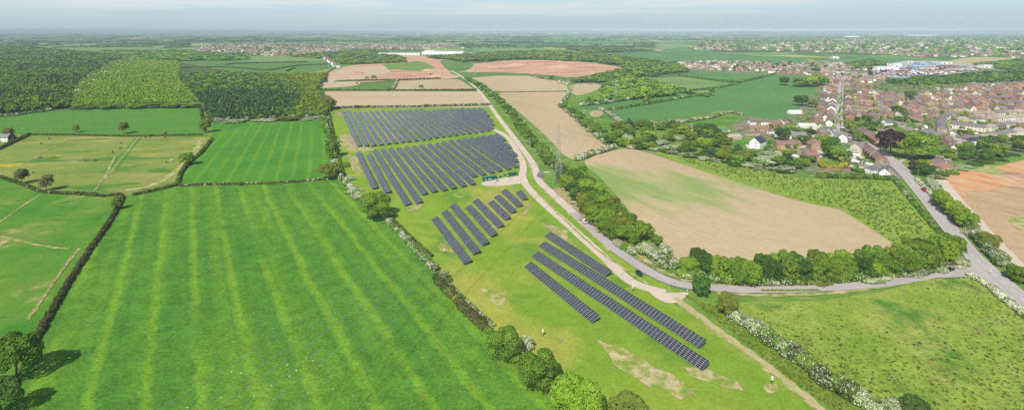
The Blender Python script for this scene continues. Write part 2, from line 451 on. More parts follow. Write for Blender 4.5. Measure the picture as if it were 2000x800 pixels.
# ------------------------------------------------------------------ camera, light, sky, air
cam=bpy.data.cameras.new('camera'); co=link(bpy.data.objects.new('camera',cam)); sc.camera=co
co.location=(0,0,H); co.rotation_euler=(R(90),0,0); cam.sensor_width=36; cam.lens=36*F/2000
cam.shift_y=-(400-HY)/2000; cam.clip_start=1; cam.clip_end=200000
SUNEL,SUNAZ=R(46),math.atan2(.42,1.0)       # shadows run away from the camera and to the right
sd=Vector((math.sin(SUNAZ)*math.cos(SUNEL),math.cos(SUNAZ)*math.cos(SUNEL),-math.sin(SUNEL)))
sl=bpy.data.lights.new('sun','SUN'); sl.energy=4.6; sl.angle=R(.55); sl.color=(1,.955,.88)
so=link(bpy.data.objects.new('sun',sl)); so.rotation_euler=sd.to_track_quat('-Z','Y').to_euler(); so.location=(0,0,400)
w=bpy.data.worlds.new('World'); sc.world=w; w.use_nodes=True; nt=w.node_tree; bg=nt.nodes['Background']
sky=N(nt,'ShaderNodeTexSky',sky_type='NISHITA'); sky.sun_disc=False; sky.sun_elevation=SUNEL
sky.sun_rotation=math.atan2(-sd.x,-sd.y); sky.air_density=1.0; sky.dust_density=1.5; sky.ozone_density=1.5; sky.altitude=100
tc=N(nt,'ShaderNodeTexCoord').outputs['Generated']
mp=N(nt,'ShaderNodeMapping'); mp.inputs['Scale'].default_value=(1.6,1.6,34); nt.links.new(tc,mp.inputs[0])
cl=step(nt,noise(nt,mp.outputs[0],1.5,6,.6,.3),.42,.66)
mp2=N(nt,'ShaderNodeMapping'); mp2.inputs['Scale'].default_value=(1,1,9); nt.links.new(tc,mp2.inputs[0])
sx=N(nt,'ShaderNodeSeparateXYZ'); nt.links.new(tc,sx.inputs[0])
lowband=step(nt,sx.outputs['Z'],0.0,.055)
base=mix(nt,lowband,(4.5,5.5,6.0),(5.4,6.8,7.4))
c=mix(nt,mth(nt,'MULTIPLY',cl,mth(nt,'MULTIPLY',lowband,.75)),base,(7.2,7.5,7.6))
near=step(nt,sx.outputs['Z'],.05,.35)
c=mix(nt,near,c,sky.outputs[0])
nt.links.new(c,bg.inputs['Color']); bg.inputs['Strength'].default_value=.10
sc.view_settings.view_transform='Standard'; sc.view_settings.look='None'; sc.view_settings.exposure=.12; sc.view_settings.gamma=1
sc.cycles.max_bounces=5; sc.cycles.diffuse_bounces=2; sc.cycles.glossy_bounces=2; sc.cycles.transmission_bounces=3; sc.cycles.volume_bounces=0; sc.cycles.transparent_max_bounces=6
sc.cycles.use_denoising=False; sc.cycles.caustics_reflective=False; sc.cycles.caustics_refractive=False
HB=45000.0
hz=MB(); hz.box(-HB,HB,-1500,HB,-1.0,137.0); ho=hz.obj('haze',[]); tag(ho,'thin pale haze lying over the whole countryside','haze',kind='stuff')
hm=bpy.data.materials.new('haze air'); hm.use_nodes=True; ht=hm.node_tree; ht.nodes.remove(ht.nodes['Principled BSDF'])
pv=N(ht,'ShaderNodeVolumePrincipled'); pv.inputs['Color'].default_value=(.62,.78,.86,1); pv.inputs['Density'].default_value=HAZE; pv.inputs['Anisotropy'].default_value=-.3
ht.links.new(pv.outputs[0],ht.nodes['Material Output'].inputs['Volume']); ho.data.materials.append(hm)

# ------------------------------------------------------------------ ground sheets
SHN=[0]
def sheet(name,P,mat,lvl,label=None,smooth=4,kind='structure',world=False,thick=0):
    Q=spline(P,smooth,True) if smooth>1 else P
    W=Q if world else [g(*p) for p in Q]
    SHN[0]+=1; z=.035*lvl+.00022*SHN[0]
    tr=tessellate_polygon([[Vector((x,y,0)) for x,y in W]])
    V=[(x,y,z) for x,y in W]
    me=bpy.data.meshes.new(name); F_=[]
    for t in tr:
        a,b,c_=[Vector(V[i]) for i in t]
        F_.append(tuple(t) if (b-a).cross(c_-a).z>0 else tuple(reversed(t)))
    me.from_pydata(V,[],F_); me.materials.append(mat); o=add(name,me)
    tag(o,label,kind=kind); return o
def ribbon(name,P,width,mat,lvl,label=None,n=8,kind='structure',z1=None,side=0,wav=0,cat=None):
    SHN[0]+=1; e_=.00022*SHN[0]
    W=[g(*p) for p in spline(P,n)]; W=resample(W,max(2.0,W[len(W)//2][1]*.012)); V=[];Fc=[]
    for i,(x,y) in enumerate(W):
        j=min(i+1,len(W)-1);k=max(i-1,0); d=np.array(W[j])-np.array(W[k]); d=d/(np.linalg.norm(d)+1e-9)
        wd=width(i/max(1,len(W)-1)) if callable(width) else width
        a=wd/2*(1+wav*math.sin(i*1.7)*random.random()); b=wd/2*(1+wav*math.cos(i*1.3)*random.random())
        z=.035*lvl+e_ if z1 is None else z1
        V+=[(x-d[1]*(side+a),y+d[0]*(side+a),z),(x-d[1]*(side-b),y+d[0]*(side-b),z)]
    for i in range(len(W)-1): Fc.append((2*i,2*i+1,2*i+3,2*i+2))
    me=bpy.data.meshes.new(name); me.from_pydata(V,[],Fc); me.materials.append(mat)
    o=add(name,me); tag(o,label,cat,kind=kind); return o
def jag(P,n=3,a=.22):
    out=[];m=len(P)
    for i in range(m):
        p,q=P[i],P[(i+1)%m]; L=math.hypot(q[0]-p[0],q[1]-p[1])
        for k in range(n):
            t=k/n; out.append((p[0]+(q[0]-p[0])*t+random.uniform(-1,1)*L*a*.5,p[1]+(q[1]-p[1])*t+random.uniform(-1,1)*L*a*.25))
    return out
def vpdir(px): return ((px-1000)/F,1.0)
# distant country: a patchwork of fields, hedged
def farland():
    m,nt,b=newmat('distant farmland'); P=pos(nt)
    mp=N(nt,'ShaderNodeMapping'); mp.inputs['Rotation'].default_value=(0,0,.5); mp.inputs['Scale'].default_value=(1,.62,1); nt.links.new(P,mp.inputs[0])
    wv=N(nt,'ShaderNodeVectorMath',operation='ADD'); nt.links.new(mp.outputs[0],wv.inputs[0])
    v=N(nt,'ShaderNodeTexVoronoi',distance='MANHATTAN'); v.inputs['Scale'].default_value=.0042; v.inputs['Randomness'].default_value=.8; nt.links.new(mp.outputs[0],v.inputs['Vector'])
    sp=N(nt,'ShaderNodeSeparateColor'); nt.links.new(v.outputs['Color'],sp.inputs[0])
    c=ramp(nt,sp.outputs[0],[(0,(.09,.18,.05)),(.25,(.07,.15,.04)),(.42,(.15,.27,.07)),(.62,(.10,.20,.055)),(.76,(.24,.31,.11)),(.88,(.42,.36,.22)),(.96,(.36,.40,.08))],'CONSTANT')
    w=step(nt,noise(nt,P,.0011,5,.65),.54,.60); c=mix(nt,w,c,(.05,.10,.035))
    tn=noise(nt,P,.00055,3,.6); tf=step(nt,noise(nt,P,.012,4,.75),.52,.6); tf=mth(nt,'MULTIPLY',tf,step(nt,tn,.56,.62))
    c=mix(nt,mth(nt,'MULTIPLY',tf,.8),c,(.36,.27,.23))
    n=noise(nt,P,.02,6,.7); c=mix(nt,1.0,c,comb(nt,mth(nt,'ADD',.55,mth(nt,'MULTIPLY',n,.9))),'MULTIPLY')
    nt.links.new(c,b.inputs['Base Color']); b.inputs['Roughness'].default_value=1; b.inputs['Specular IOR Level'].default_value=.05; return m
gb=MB(); gb.quad((-44000,-1400,0),(44000,-1400,0),(44000,44000,0),(-44000,44000,0)); tag(gb.obj('ground',[farland()]),kind='structure')
# low hills on the skyline
hb=MB(); hmesh=plain('far hill slopes',(.07,.13,.06),1,.5,scale=.002)
def hill(x0,x1,y,hh,seed):
    r=random.Random(seed); n=40; b=MB(); prev=None; ph=[r.random()*6 for _ in range(4)]
    for i in range(n+1):
        t=i/n; x=x0+(x1-x0)*t; z=hh*math.sin(math.pi*t)**.6*(.75+.15*math.sin(t*9+ph[0])+.1*math.sin(t*23+ph[1]))
        c=((x,y-2600,-.5),(x*1.03,y,z),(x*1.12,y+4000,-.5))
        if prev: b.quad(prev[0],c[0],c[1],prev[1]); b.quad(prev[1],c[1],c[2],prev[2])
        prev=c
    tag(b.obj('hills',[hmesh]),kind='structure')
hill(9000,22000,19000,133,1); hill(-15500,-4000,22000,118,2); hill(-3000,9500,24000,115,5); hill(3500,9500,15500,85,7)

G_big=ground('lush meadow grass',[(.25,(.05,.165,.016)),(.5,(.075,.205,.018)),(.75,(.12,.25,.02))],.03,streak=((-.55,1),4),
   stripes=[((-.638,1),15.5,.75,(.165,.31,.018),.14),((-.60,1),26,.4,(.14,.28,.016),.14),((-.638,1),7.7,.22,(.03,.13,.02),.25)],patches=[((.13,.26,.02),.008,.62,.75)],
   specks=[((.5,.5,.35),.28,.085,.47),((.62,.52,.03),.5,.25,.68)],fine=1.0,bump=.7)
G_up=ground('striped meadow grass',[(.3,(.045,.19,.014)),(.6,(.075,.23,.017)),(.8,(.12,.26,.02))],.02,stripes=[((-.375,1),12,.45,(.17,.31,.02),.18)],patches=[((.36,.36,.02),.03,.68,.74)],fine=.4,seed=2,specks=[((.5,.5,.02),.4,.3,.68)])
G_plain=ground('even meadow grass',[(.3,(.06,.19,.022)),(.6,(.09,.225,.025)),(.8,(.13,.25,.03))],.02,streak=((1,.12),5),fine=.45,seed=33)
G_solar=ground('short solar field grass',[(.25,(.135,.255,.018)),(.5,(.185,.30,.024)),(.72,(.25,.325,.03))],.012,patches=[((.085,.22,.02),.03,.52,.70),((.31,.33,.05),.011,.5,.62),((.36,.34,.09),.03,.63,.75)],fine=.5,seed=3,bump=.4)
G_past=ground('grazed pasture',[(.3,(.13,.22,.03)),(.5,(.20,.25,.045)),(.7,(.31,.28,.09))],.03,streak=((1,.15),2.5),patches=[((.08,.19,.02),.04,.54,.62),((.42,.38,.03),.06,.60,.70)],fine=.5,seed=4)
G_fgreen=ground('green pasture',[(.3,(.07,.17,.03)),(.6,(.11,.21,.04)),(.8,(.15,.23,.05))],.012,streak=((1,.1),3),fine=.3,seed=5)
G_pad=ground('paddock grass',[(.3,(.045,.19,.016)),(.5,(.09,.22,.02)),(.75,(.17,.25,.035))],.03,patches=[((.30,.29,.10),.03,.56,.70),((.035,.14,.015),.07,.6,.7)],fine=.5,seed=6)
G_tan=ground('dry drilled soil',[(.3,(.39,.31,.18)),(.6,(.46,.37,.22)),(.8,(.42,.34,.19))],.006,streak=((-.1,1),3),patches=[((.34,.33,.12),.007,.62,.74)],fine=.2,seed=7,drill=((.4,1),7,.05))
G_tan2=ground('dry soil with crop coming through',[(.3,(.42,.32,.185)),(.6,(.49,.38,.22)),(.8,(.44,.345,.185))],.006,streak=((-.55,1),3),patches=[((.24,.32,.09),.016,.555,.70)],bias=(75,395,150,.12),fine=.25,seed=18,drill=((-.6,1),6,.06))
G_tan3=ground('sandy ploughed soil',[(.3,(.44,.335,.205)),(.6,(.50,.395,.25)),(.8,(.46,.37,.23))],.01,streak=((1,.05),5),fine=.15,seed=9)
G_crop=ground('young wheat',[(.3,(.06,.185,.045)),(.55,(.095,.225,.055)),(.8,(.15,.25,.07))],.008,streak=((1,.4),4),patches=[((.22,.27,.09),.008,.66,.76)],fine=.15,seed=10,drill=((1,.5),12,.12))
G_crop2=ground('pale young crop',[(.3,(.12,.22,.06)),(.55,(.17,.27,.075)),(.8,(.23,.29,.09))],.008,streak=((1,.2),4),fine=.15,seed=11)
G_red=ground('red quarry earth',[(.3,(.34,.15,.09)),(.45,(.48,.25,.15)),(.55,(.56,.37,.235)),(.68,(.40,.19,.12))],.028,streak=((1,.06),4),patches=[((.28,.14,.10),.03,.58,.68),((.56,.45,.31),.02,.6,.7)],fine=.4,seed=12)
G_brown=ground('churned brown earth',[(.3,(.34,.23,.12)),(.5,(.46,.32,.18)),(.7,(.38,.28,.15))],.05,streak=((-.45,1),5),patches=[((.30,.21,.12),.06,.58,.7),((.2,.25,.06),.03,.66,.75)],fine=.4,seed=41)
G_red2=ground('stripped red subsoil',[(.3,(.46,.19,.08)),(.45,(.58,.28,.125)),(.55,(.52,.36,.21)),(.7,(.44,.24,.12))],.06,streak=((-.3,1),3),patches=[((.40,.17,.09),.05,.62,.72)],fine=.4,seed=13)
G_rough=ground('rough weedy grass',[(.3,(.16,.27,.025)),(.5,(.23,.31,.04)),(.7,(.31,.33,.08))],.035,patches=[((.07,.19,.02),.035,.55,.7),((.25,.19,.07),.06,.62,.74)],specks=[((.08,.15,.02),.55,.18,.45)],fine=.9,seed=14,bump=.8)
G_sap=ground('planted young trees ground',[(.3,(.16,.27,.03)),(.5,(.21,.30,.04)),(.7,(.27,.30,.06))],.03,patches=[((.06,.17,.02),.03,.58,.7)],fine=.6,seed=15,bump=.5)
G_verge=ground('verge grass',[(.3,(.08,.20,.022)),(.5,(.13,.24,.03)),(.75,(.25,.26,.08))],.05,patches=[((.36,.30,.16),.06,.60,.70)],fine=.6,seed=16)
G_town=ground('gardens and yards',[(.3,(.06,.15,.025)),(.49,(.11,.19,.04)),(.53,(.22,.19,.14)),(.60,(.28,.23,.19)),(.64,(.13,.14,.06)),(.75,(.07,.14,.03))],.09,fine=.5,seed=17)
G_dry=ground('dry bleached grass',[(.3,(.34,.30,.12)),(.6,(.45,.38,.19)),(.8,(.28,.29,.08))],.08,fine=.4,seed=19)
G_worn=ground('worn grass patch',[(.36,(.17,.28,.03)),(.47,(.27,.29,.07)),(.56,(.42,.36,.18)),(.72,(.50,.42,.25))],.22,fine=.45,seed=29)
G_wornb=ground('bare soil among grass',[(.3,(.19,.27,.04)),(.42,(.32,.25,.13)),(.6,(.40,.28,.19)),(.8,(.46,.36,.24))],.25,fine=.4,seed=31)
G_bare=ground('bare brown earth',[(.3,(.30,.21,.14)),(.6,(.38,.28,.19)),(.8,(.45,.35,.22))],.1,fine=.3,seed=20)
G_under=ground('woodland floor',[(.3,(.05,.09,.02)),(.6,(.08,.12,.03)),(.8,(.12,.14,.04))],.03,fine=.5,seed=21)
A_road=ground('worn pale asphalt',[(.3,(.36,.325,.30)),(.6,(.42,.38,.35)),(.8,(.45,.41,.38))],.05,fine=.15,seed=22,bump=0)
A_dark=ground('patched dark asphalt',[(.3,(.13,.13,.135)),(.6,(.2,.2,.2)),(.8,(.24,.23,.23))],.12,fine=.2,seed=23,bump=0)
A_track=ground('stone track',[(.3,(.50,.42,.32)),(.6,(.58,.495,.39)),(.8,(.62,.54,.44))],.08,fine=.25,seed=24,bump=.1)
A_line=plain('road paint',(.75,.74,.68),.7,.3)
A_pave=plain('concrete paving',(.40,.37,.34),.9,.25,scale=.3)

S=lambda n,P,m,l,lab=None,**k: sheet(n,P,m,l,lab,**k)
S('verge',[(-900,900),(-900,300),(-160,236),(400,212),(640,180),(940,180),(1120,162),(1300,182),(1590,152),(2250,162),(2900,330),(2900,950)],G_verge,.5,smooth=1)

S('field',[(355,122),(480,108),(640,113),(655,128),(600,142),(440,150),(352,148)],G_fgreen,1,'pale green meadows behind the left woodland')
S('field',[(480,112),(560,108),(640,112),(640,118),(560,120),(480,122)],G_crop2,2)
S('field',[(120,123),(200,119),(215,122),(205,131),(125,133)],G_fgreen,1)
S('field',[(60,86),(230,84),(330,90),(300,96),(130,98),(60,94)],G_crop2,1)
S('field',[(20,97),(110,95),(165,100),(70,104)],G_fgreen,2)
S('field',[(930,92),(1020,88),(1025,96),(940,100)],G_crop2,1); S('field',[(900,85),(960,88),(1020,88),(1020,83),(950,82)],G_crop2,1)
S('field',[(960,80),(1180,78),(1230,84),(1100,90),(980,86)],G_crop,1); S('field',[(1150,106),(1340,110),(1350,124),(1240,120),(1160,112)],G_crop,1)
S('field',[(1300,96),(1380,90),(1390,102),(1340,108),(1300,104)],G_crop,1); S('field',[(1200,88),(1330,86),(1320,94),(1230,98)],G_crop2,1)
S('field',[(1320,116),(1400,109),(1560,112),(1545,124),(1330,122)],G_crop,1,'dark green field before the far town'); S('field',[(1600,116),(1760,113),(1770,124),(1610,124)],G_crop,1)
S('field',[(1620,126),(1720,127),(1700,134),(1620,133)],G_crop2,2)
S('field',[(1860,118),(1900,112),(1975,114),(1975,122),(1900,130),(1860,125)],G_dry,1)
S('field',[(1200,158),(1340,150),(1390,152),(1440,165),(1400,176),(1340,185),(1250,164)],G_crop2,2,'pale green field in the right middle distance')
S('field',[(1330,146),(1400,139),(1430,146),(1350,152)],G_crop,3); S('field',[(1360,149),(1425,140),(1510,141),(1520,146),(1440,162),(1380,156)],G_crop,2)
S('field',[(1040,145),(1130,148),(1220,131),(1260,133),(1250,142),(1140,163),(1060,158)],G_fgreen,2)
S('field',[(1120,166),(1145,161),(1172,166),(1165,176),(1130,186),(1112,178)],G_tan,2,'small tan field between hedges')
# dark green crops
S('field',[(1195,217),(1330,192),(1395,176),(1500,148),(1590,152),(1588,185),(1555,215),(1535,236),(1500,236),(1445,224),(1420,213),(1300,240),(1262,243),(1215,238)],G_crop,3,'dark green crop field beside the village',smooth=2)
S('field',[(1130,206),(1300,180),(1375,184),(1330,190),(1195,214),(1145,214)],G_crop,2)
S('field',[(1312,246),(1420,228),(1443,238),(1400,254),(1330,262)],G_pad,3,'bright small meadow behind the hedge')
S('field',[(1150,225),(1175,218),(1225,245),(1240,262),(1180,250)],G_pad,2)
S('field',[(1158,216),(1178,218),(1170,228),(1152,226)],G_tan,3)
# quarry
S('quarry_floor',[(628,170),(632,150),(655,136),(700,126),(760,124),(800,112),(850,112),(865,122),(905,140),(900,150),(850,156),(780,157),(690,162),(660,166)],G_red,1,'pink stripped earth of the quarry')
S('quarry_floor',[(640,162),(650,142),(700,131),(750,130),(760,142),(700,156)],G_tan3,2); S('quarry_floor',[(730,104),(800,104),(830,110),(880,117),(870,120),(740,114)],G_red,2)
S('grass_mound',jag([(750,128),(790,122),(830,121),(850,132),(840,137),(790,138),(760,137)]),G_verge,3,'green grassed patch between the earthworks')
S('quarry_floor',[(840,115),(885,121),(930,124),(1000,118),(1090,118),(1160,124),(1222,134),(1180,141),(1120,151),(1060,146),(980,142),(900,140),(865,128)],G_red,3,'long red earth scar of the quarry')
S('grass_bank',[(860,118),(900,122),(925,126),(910,138),(880,140)],G_fgreen,4)
S('field',[(880,142),(980,142),(1060,147),(1040,150),(920,150)],G_fgreen,4)
# tan fields top centre
S('field',[(613,177),(940,179),(968,213),(640,213),(622,195)],G_tan3,4,'wide sandy field behind the solar rows',smooth=1)
S('field',[(775,158),(890,155),(900,157),(930,177),(770,177)],G_tan,5,smooth=1); S('field',[(628,168),(700,163),(775,160),(768,176),(620,176)],G_fgreen,5,smooth=1)
S('quarry_floor',[(625,172),(632,162),(700,160),(690,168)],G_tan3,6)
S('field',[(922,152),(1030,148),(1112,163),(1108,177),(975,179),(948,165)],G_tan,5,'tan field right of the tree line',smooth=2)
S('field',[(975,181),(1108,179),(1100,200),(1110,222),(1183,286),(1120,313),(1085,285),(1055,255),(1005,212)],G_tan2,5,'tan drilled field behind the pylon',smooth=2)
# forest floor
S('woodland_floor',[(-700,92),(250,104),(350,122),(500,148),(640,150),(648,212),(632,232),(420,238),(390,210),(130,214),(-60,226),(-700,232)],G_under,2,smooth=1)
# left fields
S('field',[(-160,238),(0,229),(130,214),(390,211),(398,263),(240,266),(60,263),(0,262),(-160,266)],G_plain,4,'green field below the plantation',smooth=1)
S('field',[(60,264),(240,267),(398,265),(413,271),(385,300),(347,330),(353,352),(262,379),(240,384),(85,376),(0,345),(-160,330),(-160,300),(0,290)],G_past,4,'yellowish pasture where horses graze',smooth=1)
S('field',[(415,238),(634,232),(652,300),(668,340),(700,375),(640,352),(500,359),(350,363),(352,340),(376,318),(415,277)],G_up,5,'bright striped meadow',smooth=1)
S('field',[(-200,335),(0,348),(90,378),(240,386),(215,430),(160,510),(105,600),(60,700),(-60,900),(-700,900)],G_pad,4,'paddocks left of the long hedge',smooth=1)
S('field',[(240,384),(350,363),(500,359),(640,352),(705,383),(760,436),(860,530),(960,640),(1090,800),(1190,930),(-350,1000),(0,790),(60,690),(105,600),(160,510),(215,430)],G_big,5,'large lush meadow with yellow stripes',smooth=1)
S('field',[(643,213),(966,209),(1000,260),(1050,345),(1085,385),(1200,490),(1290,545),(1400,640),(1530,730),(1660,850),(1760,950),(1200,950),(1090,800),(960,640),(860,530),(760,436),(705,383),(668,340),(652,300)],G_solar,6,'short bright grass around the solar arrays',smooth=1)
# right
S('field',[(1120,313),(1183,286),(1290,296),(1400,318),(1560,348),(1745,350),(1770,385),(1850,480),(1880,505),(1700,530),(1500,560),(1340,545),(1240,500),(1140,400),(1085,350)],G_verge,5,smooth=1)
S('field',[(1142,316),(1200,294),(1245,293),(1330,320),(1420,350),(1560,393),(1640,410),(1690,440),(1748,478),(1700,500),(1560,510),(1380,512),(1322,508),(1262,450),(1215,395),(1175,350)],G_tan2,7,'big tan field with green streaks',smooth=3)
S('field',[(1272,296),(1400,318),(1560,348),(1740,352),(1765,385),(1845,475),(1800,488),(1748,478),(1690,440),(1640,410),(1560,393),(1420,350),(1330,320)],G_sap,8,'strip planted with young saplings',smooth=1)
S('field',[(1395,592),(1600,588),(1720,570),(1800,548),(1900,536),(1950,560),(2030,640),(2400,900),(1900,950),(1730,820),(1600,740),(1450,630)],G_rough,6,'rough weedy field at bottom right',smooth=1)
S('bank',[(1330,572),(1395,590),(1450,630),(1600,740),(1730,820),(1900,950),(1760,950),(1660,850),(1530,740),(1400,650),(1310,590)],G_verge,7,smooth=1)
S('bare_earth',[(1828,345),(1890,333),(1960,322),(2100,300),(2300,330),(2300,600),(2040,560),(1985,520),(1930,450),(1870,390)],G_red2,6,'stripped orange building land at the right edge',smooth=2)
S('bare_earth',jag([(1880,375),(1950,368),(2060,372),(2300,400),(2300,590),(2040,555),(1985,515),(1930,445)]),G_brown,7); ribbon('haul_road',[(1838,352),(1868,388),(1905,430),(1950,480),(2000,530),(2060,580)],7,A_track,9,wav=.2)
S('grass_patch',jag([(1965,425),(2010,418),(2060,430),(2050,450),(1990,450)]),G_worn,10)
S('bare_earth',jag([(1950,338),(1985,336),(2060,352),(2060,365),(1990,356)]),G_red,10)
S('grass_patch',jag([(1900,333),(1935,322),(1990,345),(2100,360),(2100,372),(1975,345)]),G_worn,8)
S('field',[(1640,255),(1700,262),(1760,290),(1830,320),(1900,318),(2000,300),(2100,290),(2100,310),(1960,324),(1890,335),(1828,347),(1800,345),(1745,310)],G_verge,5,smooth=1)
# village ground
S('village_ground',[(1330,122),(1560,124),(1700,135),(1740,160),(1800,168),(2250,160),(2250,290),(2000,300),(1900,318),(1830,322),(1745,350),(1600,345),(1560,335),(1440,290),(1430,240),(1455,226),(1535,236),(1560,212),(1590,180),(1600,150),(1500,146),(1330,140)],G_town,4,'gardens and yards of the village',smooth=1)
S('yard',[(1690,140),(1760,120),(1850,121),(1920,132),(1900,142),(1800,152),(1720,150)],A_pave,6,'pale yards of the industrial estate',smooth=2)
S('lawn',[(1510,305),(1520,290),(1538,291),(1537,308),(1520,314)],G_dry,8,'dry garden lawn'); S('lawn',[(1604,312),(1622,308),(1640,318),(1630,326),(1605,324)],G_pad,8)
S('yard',[(1595,292),(1608,290),(1615,300),(1600,310),(1588,310)],A_track,8); S('lawn',[(1420,290),(1460,268),(1495,275),(1500,292),(1450,300)],G_pad,8)
S('yard',[(1455,283),(1468,282),(1485,288),(1475,294),(1460,290)],CONC,9,smooth=1); S('lawn',[(1770,245),(1790,240),(1792,254),(1778,258)],G_pad,8)
S('lawn',[(1862,327),(1885,316),(1892,322),(1875,328)],G_pad,8); S('lawn',[(1818,292),(1838,294),(1830,304),(1820,304)],G_pad,8); S('lawn',[(1845,182),(1872,180),(1866,186),(1846,187)],G_pad,9)
S('lawn',[(1870,268),(1915,264),(1912,268),(1878,272)],G_pad,8)
S('yard',[(1520,282),(1560,275),(1600,272),(1615,282),(1560,290)],A_track,7); S('car_park',[(1585,266),(1618,264),(1622,276),(1590,280)],A_road,8,smooth=1)
# ---- roads
R_main=[(1642,120),(1644,140),(1641,165),(1637,200),(1634,235),(1646,262),(1690,283),(1728,306),(1765,338),(1810,390),(1850,440),(1900,500),(1968,560),(2060,640)]
R_side=[(1880,522),(1800,541),(1700,556),(1560,565),(1450,566),(1380,562),(1325,555),(1275,535),(1205,490),(1130,425),(1075,375),(1052,352),(1042,322),(1012,280),(975,232),(937,180),(905,152),(880,138)]
R_track=[(1300,572),(1235,552),(1180,503),(1110,440),(1062,398),(1030,365),(1021,345),(1022,322),(1010,296),(990,268),(962,252)]
ribbon('pavement',[(p[0]-.0,p[1]) for p in R_main[1:9]],14,A_pave,8,'pavements of the village street',z1=.13+.28)
ribbon('road',R_main,9.0,A_road,12,'main road through the village',z1=.42)
ribbon('road',R_side,6.2,A_road,11,'lane curving past the solar farm')
ribbon('track',[(1120,416),(1075,375),(1052,352),(1042,322),(1012,280),(975,232),(937,180),(905,152),(880,138)],5.6,A_track,12,'dry upper part of the lane'); sheet('road',[(1790,543),(1840,526),(1872,508),(1885,500),(1915,520),(1960,556),(1925,556),(1900,542),(1850,543)],A_road,11.5,smooth=3)
ribbon('track',R_track,5.8,A_track,9,'pale stone access track beside the solar rows')
ribbon('road',[(1205,490),(1275,535),(1325,555),(1380,562)],7.5,A_dark,9)
ribbon('track',[(1024,352),(1000,356),(975,359),(948,358)],5.5,A_track,8); sheet('yard',[(940,358),(960,352),(1005,345),(1025,345),(1028,356),(990,362),(952,364)],A_track,7,'gravel apron in front of the green cabins',smooth=3)
sheet('yard',[(1262,556),(1300,572),(1345,572),(1325,590),(1300,592),(1272,575)],A_track,10,smooth=3)
ribbon('track',[(1315,580),(1400,645),(1500,718),(1590,790),(1680,870)],4.2,G_worn,9,'dusty grass track at bottom right',wav=.4); ribbon('track',[(1318,582),(1400,643),(1500,716),(1590,788),(1680,868)],2.6,G_dry,10,'bare wheel line of the dusty track',wav=.4)
ribbon('bank',[(1190,490),(1120,425),(1062,372),(1043,345),(1030,315)],1.8,G_worn,10,side=0,wav=.7); 
ribbon('ditch',[(1285,550),(1195,492),(1120,428),(1064,376)],1.5,G_worn,10,side=6.0,wav=.7); ribbon('bank',[(1400,556),(1345,548),(1290,532),(1215,478),(1140,412),(1085,372)],3.5,G_worn,8,side=-2,wav=.7)
ribbon('bank',[(1400,572),(1500,577),(1640,571),(1780,551)],2.4,G_worn,8,wav=.6); ribbon('bank',[(1330,545),(1450,557),(1600,553),(1700,546)],3.5,G_worn,7,wav=.6)
sheet('bare_earth',[(1078,375),(1105,367),(1130,390),(1190,450),(1180,460),(1130,415)],G_wornb,7)
sheet('road',[(1052,336),(1062,336),(1058,350),(1048,345)],A_dark,12,smooth=1); ribbon('track',[(1050,337),(1068,337),(1082,335)],4,A_track,10)
ribbon('road',[(1828,262),(1812,240),(1806,225),(1850,218)],6,A_road,9) if False else None
ribbon('footpath',[(853,535),(880,565),(915,600),(962,645)],2.0,G_bare,9,'narrow brown footpath beside the hedge')
for P,w_ in (([(0,434),(45,402),(85,377)],1.6),([(0,462),(80,480),(145,488)],1.6),([(-20,490),(10,472),(22,462)],4),([(155,485),(120,530),(50,632)],1.5),([(-20,374),(25,364)],1.2),
   ([(245,372),(290,365),(330,345),(370,310),(395,272)],6)): ribbon('worn_path',P,w_,G_worn,8,wav=.5)
for P in ([(45,322),(100,290),(162,264)],[(205,350),(235,312),(272,266)]):
    ribbon('worn_path',P,1.6,G_worn,9,wav=.5)
ribbon('grass_strip',[(213,340),(238,308),(272,268)],6,G_pad,8)
ribbon('worn_path',[(225,305),(205,345),(180,378)],1.4,G_worn,9,wav=.5)
for P in ([(663,265),(672,262),(685,268),(700,283),(740,292),(725,296),(690,300),(668,285)],[(677,300),(700,310),(708,335),(700,342),(684,325)],[(795,403),(820,399),(838,402),(812,410)],[(1075,440),(1110,452),(1108,470),(1078,462)],[(1063,434),(1075,442),(1090,455),(1120,470),(1150,500),(1130,480),(1085,455)],
  [(938,566),(965,566),(990,580),(985,595),(970,600),(955,585)],[(1085,659),(1103,660),(1095,672)],[(1160,662),(1225,684),(1275,715),(1325,738),(1360,765),(1330,778),(1270,752),(1205,715)],[(1330,715),(1380,722),(1440,745),(1455,765),(1400,752),(1350,738)],[(1490,752),(1515,750),(1522,766),(1500,770)]): sheet('worn_patch',jag(P),G_worn,9,smooth=3)
for P in ([(675,262),(684,264),(700,284),(692,290),(682,280)],[(680,303),(690,305),(705,335),(698,338)],[(794,412),(812,407),(811,411),(800,415)],[(1055,434),(1066,438),(1088,452),(1080,455)],[(657,218),(668,220),(666,228),(660,226)],[(1022,420),(1035,396),(1041,397),(1028,420)]): sheet('bare_earth',jag(P),G_wornb,10,smooth=3)
# road paint: centre dashes and give way line
def dashes(P,w_,ln,gap,z,off=0,name='road_marking'):
    W=resample([g(*p) for p in spline(P,8)],ln+gap); b=MB()
    for a,c_ in zip(W[:-1],W[1:]):
        d=Vector((c_[0]-a[0],c_[1]-a[1],0)).normalized(); nrm=Vector((-d.y,d.x,0)); p=Vector((a[0],a[1],z))+nrm*off; q=p+d*ln
        b.quad(p-nrm*w_,q-nrm*w_,q+nrm*w_,p+nrm*w_)
    o=b.obj(name,[A_line]); tag(o,kind='structure')
dashes(R_main,.09,4,4,.428); dashes(R_main[8:],.06,8,.2,.428,3.9); dashes(R_main[8:],.06,8,.2,.428,-3.9)

